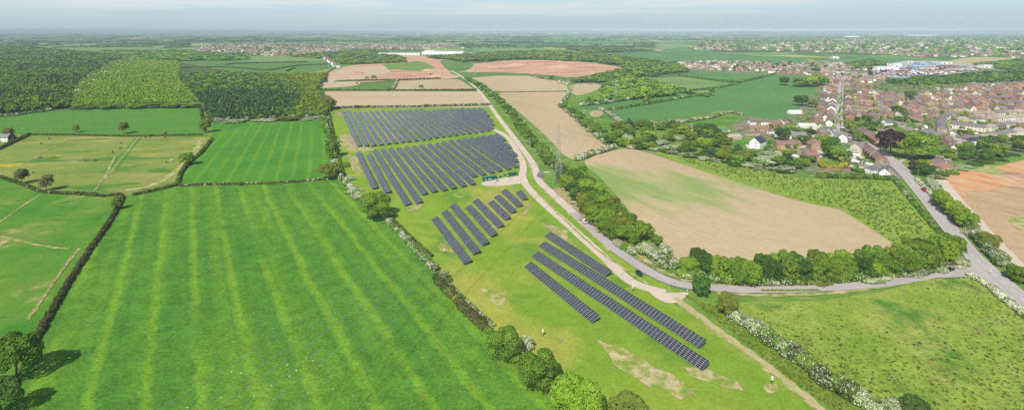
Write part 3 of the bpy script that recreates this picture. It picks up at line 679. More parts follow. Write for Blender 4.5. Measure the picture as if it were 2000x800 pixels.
# ------------------------------------------------------------------ solar arrays
def panel_mat():
    m,nt,b=newmat('solar panel glass'); uv=N(nt,'ShaderNodeUVMap').outputs[0]
    s=N(nt,'ShaderNodeSeparateXYZ'); nt.links.new(uv,s.inputs[0])
    def line(x,sp,wd):
        f=mth(nt,'FRACT',mth(nt,'DIVIDE',x,sp)); a=mth(nt,'LESS_THAN',f,wd/sp); return a
    frame=mth(nt,'MAXIMUM',line(s.outputs[0],1.75,.10),line(s.outputs[1],.766,.075))
    c=mix(nt,noise(nt,pos(nt),.25,2),(.014,.017,.025),(.026,.030,.040)); c=mix(nt,frame,c,(.45,.46,.47))
    nt.links.new(c,b.inputs['Base Color']); b.inputs['Roughness'].default_value=.25; b.inputs['Specular IOR Level'].default_value=.45
    return m
PANEL=panel_mat(); STEEL=plain('galvanised support steel',(.22,.22,.23),.5,.2,.4)
def solar(xf,yf,xn,yn,label,group,rows=4):
    zc=1.75; A=Vector(g(xf,yf,zc)); B=Vector(g(xn,yn,zc)); d=(B-A); L=d.length; d.normalize()
    px_=Vector((-d.y,d.x)) # perpendicular pointing to +x side
    if px_.x<0: px_=-px_
    W=4.6; tilt=R(23); cw,sw=math.cos(tilt)*W/2,math.sin(tilt)*W/2
    rz=math.atan2(d.y,d.x); t=empty('solar_array',(A.x,A.y,0),rz,label,'solar array',group)
    sg=1 if Vector((-d.y,d.x)).x>0 else -1   # local +y times sg is the high side
    th=.07; me=bpy.data.meshes.new('panel_surface')
    yl,yh=-sg*cw,sg*cw; zl,zh=zc-sw,zc+sw
    nseg=max(1,round(L/14)); V=[];Fc=[];UV=[]
    L0=0
    for k in range(nseg):
        x0=L*k/nseg+(0.10 if k else 0); x1=L*(k+1)/nseg; dz=random.uniform(-.05,.05)
        i=len(V)
        V+=[(x0,yl,zl+dz),(x1,yl,zl+dz),(x1,yh,zh+dz),(x0,yh,zh+dz),(x0,yl,zl+dz-th),(x1,yl,zl+dz-th),(x1,yh,zh+dz-th),(x0,yh,zh+dz-th)]
        q=[(i,i+1,i+2,i+3),(i+7,i+6,i+5,i+4),(i,i+4,i+5,i+1),(i+1,i+5,i+6,i+2),(i+2,i+6,i+7,i+3),(i+3,i+7,i+4,i)]
        if sg<0: q=[tuple(reversed(a)) for a in q]
        Fc+=q
    me.from_pydata(V,[],Fc); uvl=me.uv_layers.new(name='UVMap')
    for p in me.polygons:
        for li in p.loop_indices:
            v=me.vertices[me.loops[li].vertex_index].co; uvl.data[li].uv=(v.x,(v.y-yl)/(yh-yl)*W)
    me.materials.append(PANEL); me.materials.append(STEEL)
    for p in me.polygons: p.material_index=0 if p.index%6==0 else 1
    add('panel_surface',me,t)
    b=MB(); n=max(2,int(L/4.2))
    for k in range(n+1):
        x=.4+(L-.8)*k/n
        for y,z in ((yl*.55,zc-sw*.55),(yh*.6,zc+sw*.6)): b.bar((x,y,-.02),(x,y,z-.1),.07)
        b.bar((x,yl*.95,zl-.08),(x,yh*.95,zh-.1),.05)
    for f_ in (-.6,.6): b.bar((0.1,yh*f_,zc+sw*f_-.1),(L-.1,yh*f_,zc+sw*f_-.1),.05)
    b.obj('support_frame',[STEEL],t)
Z1=lambda X,Y:(600+X*.3,180+Y*.3)
blk1=[((228,120),(340,350)),((262,120),(387,348)),((305,130),(433,345)),((340,128),(482,340)),((375,125),(530,335)),((410,122),(577,330)),((445,120),(623,325)),((485,118),(665,320)),((528,125),(712,315)),((562,122),(758,308)),((597,118),(800,302)),((632,117),(845,296)),((665,115),(888,290)),((700,112),(930,284)),((735,110),(973,278)),((785,120),(1018,273)),((820,117),(1060,267)),((855,113),(1102,262)),((893,110),(1145,256)),((930,108),(1183,250)),((968,107),(1208,238)),((1003,105),(1212,213)),((1040,108),(1204,187)),((1080,108),(1182,157)),((1115,106),(1164,130))]
far2=[(328,390),(397,405),(435,375),(487,370),(537,365),(590,360),(640,355),(690,350),(738,343),(787,337),(835,332),(880,323),(928,315),(975,308),(1020,303),(1062,297),(1105,292),(1140,285),(1182,280),(1222,272)]
near2=[(440,622),(526,650),(655,728),(730,715),(766,660),(830,645),(895,635),(957,622),(1022,608),(1082,597),(1093,547),(1150,535),(1207,522),(1257,510),(1317,497),(1363,485),(1365,450),(1360,412),(1320,363),(1282,313)]
for i,(a,b_) in enumerate(blk1): solar(*Z1(*a),*Z1(*b_),f'long solar array, {nth(i)} from the left in the farthest block','solar arrays of the farthest block')
for i,(a,b_) in enumerate(zip(far2,near2)): solar(*Z1(*a),*Z1(*b_),f'long solar array, {nth(i)} from the left in the middle block','solar arrays of the middle block')
Z3=lambda X,Y:(800+X*.2,360+Y*.2)
blk3=[((240,325),(567,755)),((335,260),(655,662)),((415,195),(742,575)),((570,210),(825,490)),((640,150),(890,405)),((790,165),(958,330)),((850,110),(1015,265)),((915,55),(1077,205)),((1060,65),(1127,140))]
for i,(a,b_) in enumerate(blk3): solar(*Z3(*a),*Z3(*b_),f'short solar array, {nth(i)} from the left between cabins and big arrays' if i<8 else 'shortest solar array of all, right end beside the stone track','short solar arrays in the middle of the field')
for a,l in (((1069,456,1189,534),'solar array nearest the stone track in the foreground group of four'),((1058,475,1373,671),'second foreground solar array from the stone track, a very long one'),
  ((1044,495,1379,714),'longest foreground solar array, second from the lower left of four'),((1030,515,1164,623),'shorter foreground solar array at the lower left of the group of four')): solar(*a,l,'four big solar arrays in the foreground')

# ------------------------------------------------------------------ cabins, posts, pylons
GREEN=plain('dark green painted steel',(.012,.15,.10),.45,.25,spec=.4); GREEN2=plain('darker green steel',(.01,.10,.075),.5,.2)
def at(px,py): x,y=g(px,py); return (x,y,0)
def cabin(p0,p1,d,h,label,doors):
    a=Vector(g(*p0));b_=Vector(g(*p1)); L=(b_-a).length; rz=math.atan2(*(b_-a).yx)
    t=empty('equipment_cabin',(a.x,a.y,0),rz,label,'cabin')
    m=MB(); m.box(0,L,0,d,.25,h)
    k=0
    x=.3
    while x<L-.3: m.box(x,x+.12,-.05,0,.35,h-.1); x+=.45
    m.obj('body',[GREEN2],t)
    m=MB(); m.box(-.08,L+.08,-.08,d+.08,h,h+.14); m.obj('roof',[GREEN],t)
    m=MB(); m.box(-.2,L+.2,-.2,d+.2,-.01,.25); m.obj('base',[CONC],t)
    for x,w_,hh,wh in doors:
        m=MB(); m.box(x,x+w_,-.12,-.05,.5 if not wh else 1.0,.5+hh if not wh else 1.0+hh); q=m.obj('vent_panel' if wh else 'door',[WHITE if wh else GREEN],t)
cabin((945,355),(971,350.5),2.9,2.9,'long dark green equipment cabin at the left end of the gravel apron',[(1.5,.9,.9,1),(4.0,.8,.8,1),(5.6,1.0,.8,1),(7.6,1.1,2.1,0)])
cabin((996,345.5),(1010.5,342.5),2.6,2.7,'short green equipment container at the right end of the gravel apron',[(.5,1.1,2.0,0),(2.2,1.1,2.0,0)])
def transformer(px,py,label,s=1):
    t=empty('transformer',at(px,py),.2,label,'transformer')
    m=MB(); m.box(-.9*s,.9*s,-.6*s,.6*s,.15,1.7*s); m.obj('body',[GREEN2],t)
    m=MB(); m.box(-1.1*s,1.1*s,-.8*s,.8*s,-.01,.15); m.obj('base',[CONC],t)
    for sx in (-1,1):
        m=MB()
        for k in range(5): m.box(sx*(.92*s if sx>0 else 1.15*s),sx*(1.15*s if sx>0 else .92*s),-.5*s+k*.22*s,-.42*s+k*.22*s,.3,1.4*s)
        m.obj('radiator',[GREEN],t)
    for k in (-.5,0,.5): m=MB(); m.bar((k*s,0,1.7*s),(k*s,0,2.3*s),.09,n=8); m.obj('bushing',[WHITE],t)
transformer(977.5,347,'small green transformer just right of the long cabin'); transformer(986.5,343.5,'green transformer in the middle of the gravel apron'); transformer(993.5,346.5,'low dark switch box left of the green container',.7)
def cctv(px,py,label):
    t=empty('camera_post',at(px,py),.3,label,'camera post','camera posts around the solar field')
    m=MB(); m.box(-.45,.45,-.45,.45,-.01,.18); m.obj('base',[CONC],t)
    m=MB(); m.bar((0,0,.18),(0,0,2.9),.11,t2=.08,n=8); m.obj('pole',[GREEN2],t)
    m=MB(); m.box(-.25,.25,-.2,.2,1.9,2.75); m.obj('cabinet',[WHITE],t)
    m=MB(); m.box(-.15,.15,-.65,.1,2.9,3.2); m.obj('camera_housing',[WHITE],t)
cctv(867.5,496,'white camera post left of the short solar arrays'); cctv(1060,657.5,'white camera post near the round trees at the bottom'); cctv(1508,752,'white camera post beside the dusty track at bottom right'); cctv(1236,570,'white camera post where the stone track meets the lane')
def pylon(px,py,h,rz,label,t_=.095):
    x,y=g(px,py); t=empty('pylon',(x,y,0),rz,label,'pylon','lattice pylons of the power line'); b=h*.085; wz=h*.56; tw=h*.022
    lv=[0,h*.16,h*.3,h*.42,h*.51,wz]; half=lambda z: b+(tw-b)*min(z/wz,1)**.8 if z<=wz else tw*(1-.45*(z-wz)/(h-wz))
    m=MB()
    for i in range(len(lv)-1):
        z0,z1=lv[i],lv[i+1]; a,c_=half(z0),half(z1)
        P0=[(-a,-a,z0),(a,-a,z0),(a,a,z0),(-a,a,z0)];P1=[(-c_,-c_,z1),(c_,-c_,z1),(c_,c_,z1),(-c_,c_,z1)]
        for k in range(4):
            j=(k+1)%4; m.bar(P0[k],P1[k],t_); m.bar(P0[k],P1[j],t_*.55); m.bar(P0[j],P1[k],t_*.55); m.bar(P1[k],P1[j],t_*.5)
    m.obj('lower_tower',[METAL],t); m=MB(); z=wz
    while z<h-1:
        z1=min(z+h*.055,h); a,c_=half(z),half(z1)
        P0=[(-a,-a,z),(a,-a,z),(a,a,z),(-a,a,z)];P1=[(-c_,-c_,z1),(c_,-c_,z1),(c_,c_,z1),(-c_,c_,z1)]
        for k in range(4): j=(k+1)%4; m.bar(P0[k],P1[k],t_*.8); m.bar(P0[k],P1[j],t_*.45)
        z=z1
    m.obj('upper_tower',[METAL],t)
    tips=[]
    for az,aw in ((.60,.135),(.755,.155),(.90,.125)):
        for s in (-1,1):
            z=h*az; a=half(z); m=MB(); e=(s*h*aw,0,z+.2)
            for yy in (-a,a): m.bar((s*a,yy,z),e,t_*.6); m.bar((s*a,yy,z+h*.035),e,t_*.5)
            for f_ in (.35,.65):
                u=Vector((s*a,-a,z)).lerp(Vector(e),f_); v=Vector((s*a,a,z+h*.035)).lerp(Vector(e),f_); m.bar(u,v,t_*.4)
            ca=m.obj('cross_arm',[METAL],t); m=MB(); m.bar(e,(e[0],0,z-h*.055),.13,n=6)
            for k in range(5): m.bar((e[0],0,z-h*.055*(k+.4)/5),(e[0],0,z-h*.055*(k+.8)/5),.22,n=8)
            m.obj('insulator',[plain_ins],ca)
            tips.append((s*h*aw,z-h*.055))
    return (x,y,rz,tips,h)
plain_ins=plain('insulator porcelain',(.55,.57,.56),.4)
nxt=(-95.0,62.0); p1=g(1091,360); dline=(nxt[0]-p1[0],nxt[1]-p1[1]); rzp=math.atan2(dline[1],dline[0])-math.pi/2
PY1=pylon(1091,360,46,rzp,'tall near lattice pylon standing by the hedge right of the track')
PY2=pylon(1203,198,38,rzp+.25,'lattice pylon behind the tan field on the right',.13)
PY3=pylon(1152,158,34,rzp+.2,'far faint lattice pylon between the small fields',.14)
PY4=pylon(928,146,30,rzp,'small far lattice pylon in front of the quarry',.14)
CABLE=plain('power cable aluminium',(.32,.33,.33),.5,.1,.3)
def wire(A,B,sag,label,r_=.055,group='power cables of the pylon line'):
    n=26; m=MB(); prev=None
    for i in range(n+1):
        s=i/n; p=Vector(A).lerp(Vector(B),s); p.z-=sag*4*s*(1-s)
        if prev is not None: m.bar(prev,p,r_,n=3)
        prev=p
    o=m.obj('power_cable',[CABLE]); tag(o,label,'cable',group)
def tip(P,k): x,y,rz,tp,h=P; s,z=tp[k]; return (x+s*math.cos(rz),y+s*math.sin(rz),z)
nm=['lowest left arm','lowest right arm','middle left arm','middle right arm','top left arm','top right arm']
PN=(nxt[0],nxt[1],rzp,PY1[3],46)
for k in range(6):
    A=tip(PY1,k);B=tip(PN,k)
    wire(A,B,9,f'power cable sweeping to the lower left from the {nm[k]} of the near pylon')
    wire(A,tip(PY2,k),8,f'power cable running back from the {nm[k]} of the near pylon',.05)
def turbine(px,py,h,label,rz):
    x,y=g(px,py); t=empty('wind_turbine',(x,y,0),rz,label,'wind turbine','far wind turbines')
    m=MB(); m.bar((0,0,0),(0,0,h),h*.035,t2=h*.022,n=8); m.obj('tower',[WHITE],t); m=MB(); m.box(-2,2,-5,5,h-1,h+3); m.obj('nacelle',[WHITE],t)
    for k in range(3):
        a=rz+k*2.094+.4; m=MB(); m.bar((0,-6,h+1),(math.sin(a)*h*.55,-6,h+1+math.cos(a)*h*.55),h*.018,t2=h*.006); m.obj('blade',[WHITE],t)
turbine(818,73.5,75,'thin white wind turbine left of centre on the far plain',.2); turbine(1125,74.5,70,'thin white wind turbine right of centre on the far plain',-.3)

# ------------------------------------------------------------------ vehicles, animals, signs
CARC={'black':(.012,.012,.014),'white':(.72,.72,.72),'silver':(.42,.43,.45),'red':(.36,.02,.02),'blue':(.03,.07,.22),'grey':(.14,.145,.15)}
PAINT={}
def paint(c):
    if c not in PAINT: PAINT[c]=plain(c+' car paint',CARC[c],.28,.05,spec=.6)
    return PAINT[c]
def carmesh():
    b=MB()
    prof=[(-2.05,.35),(2.05,.35),(2.15,.55),(2.1,.78),(1.35,.95),(-1.75,1.0),(-2.1,.9),(-2.15,.6)]
    b.prism(prof,-.86,.86)
    b.hexa([(-1.75,-.8,.97),(1.1,-.8,.93),(1.1,.8,.93),(-1.75,.8,.97),(-1.35,-.62,1.42),(.25,-.62,1.45),(.25,.62,1.45),(-1.35,.62,1.42)])
    gl=MB(); gl.quad((1.04,-.74,.985),(1.04,.74,.985),(.32,.61,1.43),(.32,-.61,1.43)); 
    rg=MB(); rg.quad((-1.8,.7,1.02),(-1.8,-.7,1.02),(-1.42,-.58,1.4),(-1.42,.58,1.4))
    sgs=[]
    for s in (-1,1):
        m=MB(); m.quad((-1.5,s*.812,1.03),(.95,s*.812,1.0),(.25,s*.66,1.40),(-1.2,s*.66,1.38)); sgs.append(m)
    wh=MB(); wh.bar((0,-.12,0),(0,.12,0),.33,n=12); rim=MB(); rim.bar((0,-.135,0),(0,.135,0),.19,n=10)
    hl=MB(); hl.box(2.02,2.14,-.12,.12,.62,.76)
    return b,gl,rg,sgs,wh,rim,hl
_b,_g,_r,_s,_w,_rim,_hl=carmesh(); M_body=_b.mesh('car_body',[paint('black')]); M_g=_g.mesh('windscreen',[GLASS]); M_r=_r.mesh('rear_window',[GLASS]); M_s=[s.mesh('side_window',[GLASS]) for s in _s]
M_w=_w.mesh('wheel',[RUBBER]); M_rim=_rim.mesh('rim',[METAL]); M_hl=_hl.mesh('headlight',[WHITE])
CARG={}
def car(px,py,rz,col,label,group=None,full=True,xy=None,z=None,sc_=1):
    x,y=xy or g(px,py); t=empty('parked_car' if group else 'car',(x,y,.42 if z is None else z),rz,label,'car',group); t.scale=(sc_,)*3
    bo=add('body',M_body,t); bo.material_slots[0].link='OBJECT'; bo.material_slots[0].material=paint(col)
    add('windscreen',M_g,t); add('rear_window',M_r,t)
    for m in M_s: add('side_window',m,t)
    if full:
        for a,b_ in ((1.3,.8),(1.3,-.8),(-1.3,.8),(-1.3,-.8)):
            w_=add('wheel',M_w,t,(a,b_,.33)); add('rim',M_rim,w_)
        for s in (-.62,.62): add('headlight',M_hl,t,(0,s,0))
    return t
def heading(P0,P1): a=g(*P0);b_=g(*P1); return math.atan2(b_[1]-a[1],b_[0]-a[0])
car(1248,537,heading((1240,530),(1256,545)),'black','black car driving on the lane where it bends',z=.40,sc_=1.08)
car(1857,529,heading((1849,531),(1866,526)),'black','dark hatchback turning at the lane junction with the main road',z=.40)
car(969,354,heading((964,357),(974,352)),'white','white car parked before the long green cabin',z=.3)
# open lorry on the lane
def lorry(px,py,rz):
    x,y=g(px,py); t=empty('flatbed_lorry',(x,y,.39),rz,'white cabbed tipper lorry with orange load on the lane','lorry')
    m=MB(); m.box(-4,3.9,-.55,.55,.7,.95); m.obj('chassis',[RUBBER],t)
    m=MB(); m.prism([(2.1,.8),(4.1,.8),(4.15,1.6),(3.8,2.75),(2.15,2.85)],-1.2,1.2); c_=m.obj('cab',[paint('white')],t)
    m=MB(); m.quad((4.17,-1.05,1.65),(4.17,1.05,1.65),(3.86,1.0,2.6),(3.86,-1.0,2.6)); m.obj('windscreen',[GLASS],c_)
    m=MB(); m.box(-4.2,1.9,-1.2,-1.12,.95,1.9); m.box(-4.2,1.9,1.12,1.2,.95,1.9); m.box(-4.2,-4.12,-1.12,1.12,.95,1.9); m.box(1.82,1.9,-1.12,1.12,.95,2.3); m.box(-4.12,1.82,-1.12,1.12,.95,1.05); m.obj('tipper_body',[paint('silver')],t)
    m=MB()
    for k in range(14): a=random.uniform(-3.6,1.3); b_=random.uniform(-.8,.8); m.bar((a,b_,1.05),(a,b_,1.9+random.random()*.4),.6,t2=.2,n=7)
    m.obj('load',[plain('orange earth load',(.45,.17,.06),.9,.5)],t)
    for a in (3.0,-1.9,-3.2):
        for s in (-1,1): m=MB(); m.bar((a,s*1.0-.15,.5),(a,s*1.0+.15,.5),.5,n=12); m.obj('wheel',[RUBBER],t)
lorry(1139,434,heading((1130,425),(1150,443)))
def tractor(px,py,rz):
    x,y=g(px,py); t=empty('tractor',(x,y,.42),rz,'red tractor pulling a red mower along the main road','tractor'); RED=plain('red tractor paint',(.42,.02,.015),.4,.15)
    m=MB(); m.prism([(.2,.7),(2.3,.7),(2.4,1.5),(.2,1.75)],-.45,.45); m.obj('bonnet',[RED],t)
    m=MB(); m.hexa([(-1.2,-.75,1.0),(.2,-.75,1.0),(.2,.75,1.0),(-1.2,.75,1.0),(-1.0,-.65,2.6),(0,-.65,2.6),(0,.65,2.6),(-1.0,.65,2.6)]); c_=m.obj('cab',[GLASS],t); m=MB(); m.box(-1.15,.1,-.75,.75,2.6,2.75); m.obj('cab_roof',[RED],c_)
    for a,r_,w_ in ((-.9,.85,.28),(1.8,.5,.2)):
        for s in (-1,1): m=MB(); m.bar((a,s*.95-w_,r_),(a,s*.95+w_,r_),r_,n=14); q=m.obj('wheel',[RUBBER],t); m=MB(); m.bar((a,s*.95-w_-.02,r_),(a,s*.95+w_+.02,r_),r_*.5,n=10); m.obj('rim',[RED],q)
    m=MB(); m.box(-4.6,-2.0,-1.5,1.5,.45,1.0); m.bar((-2.0,0,.7),(-1.0,0,.8),.1); m.obj('mower',[RED],t); m=MB(); m.box(2.5,3.6,-1.3,1.3,.5,1.1); m.bar((2.3,0,.8),(2.6,0,.8),.2); m.obj('front_mower',[RED],t)
tractor(1806,374,heading((1800,368),(1812,383)))
sgn=empty('notice_board',at(1872,509),heading((1866,514),(1880,508)),'white notice board on posts at the lane junction','sign'); m=MB(); m.box(-1.7,1.7,-.05,.05,1.0,3.0); m.obj('board',[WHITE],sgn)
for s in (-1.5,1.5): m=MB(); m.bar((s,.1,0),(s,.1,2.9),.07); m.obj('post',[WOOD],sgn)
def lamp(px,py,label,h=8,arm=True,rz=0):
    t=empty('street_lamp' if arm else 'marker_post',at(px,py),rz,label,'street lamp' if arm else 'post'); m=MB(); m.bar((0,0,0),(0,0,h),.11,t2=.06,n=8); m.obj('pole',[METAL],t)
    m=MB()
    if arm: m.bar((0,0,h),(1.5,0,h+.3),.05); m.box(1.3,2.1,-.15,.15,h+.2,h+.4); m.obj('lamp_head',[METAL],t)
    else: m.bar((0,0,h*.75),(0,0,h),.22,n=8); m.obj('reflector',[WHITE],t)
lamp(1308,569,'tall grey pole beside the lane junction by the stone track',8); lamp(1793,346,'street lamp on the verge right of the main road',8,rz=math.pi)
lamp(1802,336,'street lamp under the big green trees by the main road',8,rz=math.pi); lamp(1758,345,'street lamp at the chapel side of the main road',8)
lamp(1343,571,'short white marker post at the lane bend',1.3,False)
lamp(1935,538,'short post on the verge of the main road junction',3,False)
# horses
HORSE={}
def horsemesh(graze=True):
    b=bpy.data.meshes.new('horse'); 
    pts=[(0,0,1.15),(-.55,0,1.2),(.55,0,1.2),(.85,0,1.45 if not graze else 1.2),(1.15,0,1.75 if not graze else .75),(1.45,0,1.6 if not graze else .3),
      (-.6,.16,.75),(-.55,.16,.4),(-.62,.16,.03),(-.6,-.16,.75),(-.7,-.16,.4),(-.68,-.16,.03),(.5,.15,.75),(.52,.15,.4),(.5,.15,.03),(.5,-.15,.75),(.42,-.15,.4),(.45,-.15,.03),(-.78,0,1.1),(-.9,0,.6)]
    rad=[.33,.32,.3,.2,.15,.09,.15,.075,.07,.15,.075,.07,.13,.07,.07,.13,.07,.07,.07,.05]
    ed=[(0,1),(0,2),(2,3),(3,4),(4,5),(1,6),(6,7),(7,8),(1,9),(9,10),(10,11),(2,12),(12,13),(13,14),(2,15),(15,16),(16,17),(1,18),(18,19)]
    b.from_pydata(pts,ed,[]); o=bpy.data.objects.new('tmp',b); link(o); md=o.modifiers.new('s','SKIN'); 
    for v,r_ in zip(b.skin_vertices[0].data,rad): v.radius=(r_,r_)
    b.skin_vertices[0].data[0].use_root=True
    s=o.modifiers.new('d','SUBSURF'); s.levels=s.render_levels=1
    bpy.context.view_layer.update(); dg=bpy.context.evaluated_depsgraph_get(); me=bpy.data.meshes.new_from_object(o.evaluated_get(dg)); bpy.data.objects.remove(o); return me
HM=[horsemesh(True),horsemesh(False)]; HC={'dark':plain('dark brown coat',(.035,.022,.015),.7),'chestnut':plain('chestnut coat',(.14,.06,.025),.7),'white':plain('white coat',(.7,.68,.62),.7)}
for i,(px,py,c_,l) in enumerate([(96,273,'dark','dark horse grazing near the back hedge, far left'),(80,282,'dark','dark horse at the left of the pasture, below the far one'),(79,311,'dark','dark horse beside the left diagonal path'),(65,339,'chestnut','brown horse near the front hedge by the bare trees'),(186,316,'dark','dark horse alone in the middle of the pasture'),(166,316,'chestnut','small brown horse left of the lone dark one'),
   (220,299,'dark','dark horse grazing left of the green strip'),(235,292,'dark','dark horse just above another one by the green strip'),(236,281,'chestnut','brown horse near the top of the green strip'),(284,270,'dark','left one of two dark horses by the back hedge'),(293,269,'dark','right one of two dark horses by the back hedge'),(325,319,'chestnut','brown horse beside the white one'),(336,315,'white','white horse near the worn path on the right'),(322,270,'chestnut','brown horse near the back hedge, far right')]):
    x,y=g(px,py); o=add('horse',HM[i%2],None,(x,y,.15),(0,0,i*1.9)); o.scale=(1.35,)*3
    o.data=o.data if o.data.materials else o.data
    if not HM[i%2].materials: HM[i%2].materials.append(HC['dark'])
    o.material_slots[0].link='OBJECT'; o.material_slots[0].material=HC[c_]; tag(o,l,'horse','horses in the pasture')

def fence(P,label,h=1.2):
    W=resample([g(*p) for p in P],5.0); t=empty('paddock_fence',(*W[0],0),0,label,'fence','paddock fences'); o=Vector((*W[0],0))
    st=max(1,len(W)//60)
    for x,y in W[::st]: m=MB(); m.bar(Vector((x,y,.1))-o,Vector((x,y,h+.1))-o,.09); m.obj('post',[WOOD],t)
    m=MB()
    for a,b in zip(W[:-1],W[1:]):
        for z in (.6,1.1): m.bar(Vector((*a,z+.1))-o,Vector((*b,z+.1))-o,.035)
    m.obj('rail',[WOOD],t)
for P,l in (([(0,434),(45,402),(85,377)],'paddock fence slanting to the bare trees'),([(0,455),(80,472),(148,488)],'paddock fence running across the left paddocks'),([(155,485),(120,530),(50,632)],'paddock fence parallel to the long brown hedge'),([(45,322),(100,290),(162,264)],'left diagonal fence in the horse pasture'),([(270,266),(235,312),(180,378)],'right diagonal fence in the horse pasture'),
   ([(98,338),(160,341),(255,342)],'fence across the lower horse pasture')): fence(P,l)
# ------------------------------------------------------------------ vegetation
Lf=(('leaf',5),('bright',2),('dark',2),('olive',1))
# lone and named trees
T(735,428,66,58,'leaf','big round green tree between the large meadow and the solar arrays')
T(650,307,30,34,'leaf','round green tree beside the bright striped meadow, above the olive one')
T(641,350,42,36,'olive','olive brown tree at the corner of the striped meadow')
T(364,323,27,28,'leaf','round green tree at the bend of the curved pasture hedge')
T(984,703,66,76,'leaf','round green tree at the end of the brown footpath')
T(1050,764,82,92,'leaf','second big tree of the row at the bottom, right of the white hawthorn')
T(1124,828,102,112,'bright','largest bright tree of the row at the bottom edge')
T(1228,842,92,82,'olive','darker olive tree at the bottom edge, right end of the row')
T(1028,682,28,36,'hawthorn','white hawthorn between the two round trees at the bottom')
T(866,546,18,26,'hawthorn','single white hawthorn at the start of the brown footpath'); T(876,549,16,12,'shrub','low green shrub beside the single white hawthorn')
T(1010,708,30,26,'shrub','green shrub in the gap below the white hawthorn at the bottom')
T(32,742,86,112,'leaf','big round tree at the bottom left end of the long hedge')
T(0,816,70,90,'dark','dark tree at the bottom left corner of the picture')
T(469,363,8,9,'dshrub','small dark bush on the field hedge below the striped meadow')
T(1370,579,34,44,'dark','dense dark green tree right of the lane junction')
T(1422,618,40,52,'olive','yellowish olive tree between the lane and the hawthorn hedge')
T(1790,822,60,58,'dark','dark round tree at the bottom right edge of the picture')
T(1750,812,50,46,'hawthorn','white hawthorn left of the dark round tree at the bottom right')
T(1300,500,34,34,'hawthorn','big white hawthorn near the lane bend, left one'); T(1283,480,26,24,'leaf','round green tree behind the white hawthorns near the lane')
T(1265,500,40,36,'hawthorn','big white hawthorn above the lane, third from the bend'); T(1293,520,38,42,'hawthorn','biggest white hawthorn right beside the lane bend'); T(1314,522,30,30,'hawthorn','white hawthorn at the right end of the wooded strip')
T(1740,306,54,56,'purple','large copper beech overhanging the main road'); T(1800,315,66,62,'leaf','largest bright green tree right of the copper beech',group=None)
T(1776,312,40,44,'bright','green tree squeezed between copper beech and the largest green tree')
T(1787,332,20,22,'pshrub','small purple tree below the big green trees')
T(1806,342,40,26,'dark','dark tree on the road verge below the purple one')
T(1661,262,22,30,'olive','yellowish green tree at the bend of the village street'); T(1677,277,26,22,'leaf','green tree on the near side of the street bend')
T(1618,308,26,34,'dark','dark tree behind the golden hedge, left one'); T(1636,314,32,32,'leaf','dark green tree behind the golden hedge, right one'); T(1626,295,30,30,'dark','tall dark tree above the golden hedge')
T(1541,324,20,28,'conifer','dark conifer at the edge of the dry lawn'); T(1700,152,10,22,'conifer','tall dark pine by the far end of the village')
T(1532,166,16,14,'dark','round dark tree standing alone in the crop field'); T(1262,204,18,15,'leaf','round tree in the hedge of the dark green field')
T(1077,156,10,10,'dark','small round tree left of the quarry hedge'); T(1390,188,13,18,'leaf','tree at the corner where three hedges meet')
T(1528,262+12,28,26,'dark','dark tree between the brick barns and the street cottages'); T(1566,207,28,22,'dark','dark clump at the field corner by the village'); T(1586,210,18,18,'olive','olive tree right of the dark clump at the field corner')
T(762,0+103*1.0+0,1,1,'shrub','x') if False else None
T(822,176,10,12,'olive','lone tree in the hedge behind the sandy field'); T(760,178,12,9,'leaf','bush in the hedge left of the lone tree, sandy field')
T(831,210,8,8,'olive','small tree in the hedge behind the solar arrays'); T(697,212,12,8,'dark','dark bush in the hedge behind the solar arrays'); T(730,157,11,11,'leaf','round tree in the quarry hedge, right one'); T(716,157,8,9,'leaf','round tree in the quarry hedge, left one')
T(401,259,24,28,'leaf','green tree at the corner of the track and three fields'); T(404,240,14,18,'olive','slender tree just above the field corner tree')
T(645,215,24,26,'olive','olive tree at the wood corner by the solar field'); T(15,272,20,24,'olive','olive tree at the left edge beside the cottage'); T(24,276,13,14,'purple','small purple tree at the left edge beside the cottage')
T(780,160,1,1,'shrub','x') if False else None
# bare trees
BARE=[bare_mesh(s) for s in (1,2,3)]
def bare(px,py,h,k,label,leaf='olive'):
    x,y=g(px,py); s=F/y; hh=h/s; t=empty('bare_tree',(x,y,0),k*2.0,label,'tree','half bare trees in the fields'); me,tips=BARE[k%3]
    a=add('trunk',me,t); a.scale=(hh,)*3; r=np.random.default_rng(k); L=[(p.x,p.y,p.z,.035,.035) for p in tips[::2]]; V,_=cloud(L,.03,.3,cull=False,r=r); V2,_=cloud(lobes_round(26,k+3,.25,.3),.028,.42,cull=False,r=r); V=np.concatenate([V,V2])
    c=add('crown',cloud_mesh('sparse_crown',V,[FM['twig' if leaf=='twig' else 'olive']]),t); c.scale=(hh,)*3
bare(41,359,30,0,'half bare tree in the front pasture hedge, left one','twig'); bare(91,373,32,1,'half bare tree in the front pasture hedge, right one','twig'); bare(149,259,16,2,'small half bare tree in the long straight hedge, left one'); bare(240,262,24,0,'taller half bare tree in the long straight hedge')
bare(228,410,26,1,'thin leafing tree at the top of the long hedge'); bare(323,265,8,2,'tiny bare bush in the straight hedge, right part','twig'); bare(1151,165,12,0,'bare tree beside the small tan field','twig')
for a_ in ((1532,167,20,18,'dark','round dark tree at the left end of the copse by the crop field'),(1562,170,26,20,'leaf','left of the three big trees of the copse by the village'),(1584,170,28,22,'bright','middle of the three big trees of the copse by the village'),(1606,166,26,20,'leaf','right of the three big trees of the copse by the village')): T(*a_)
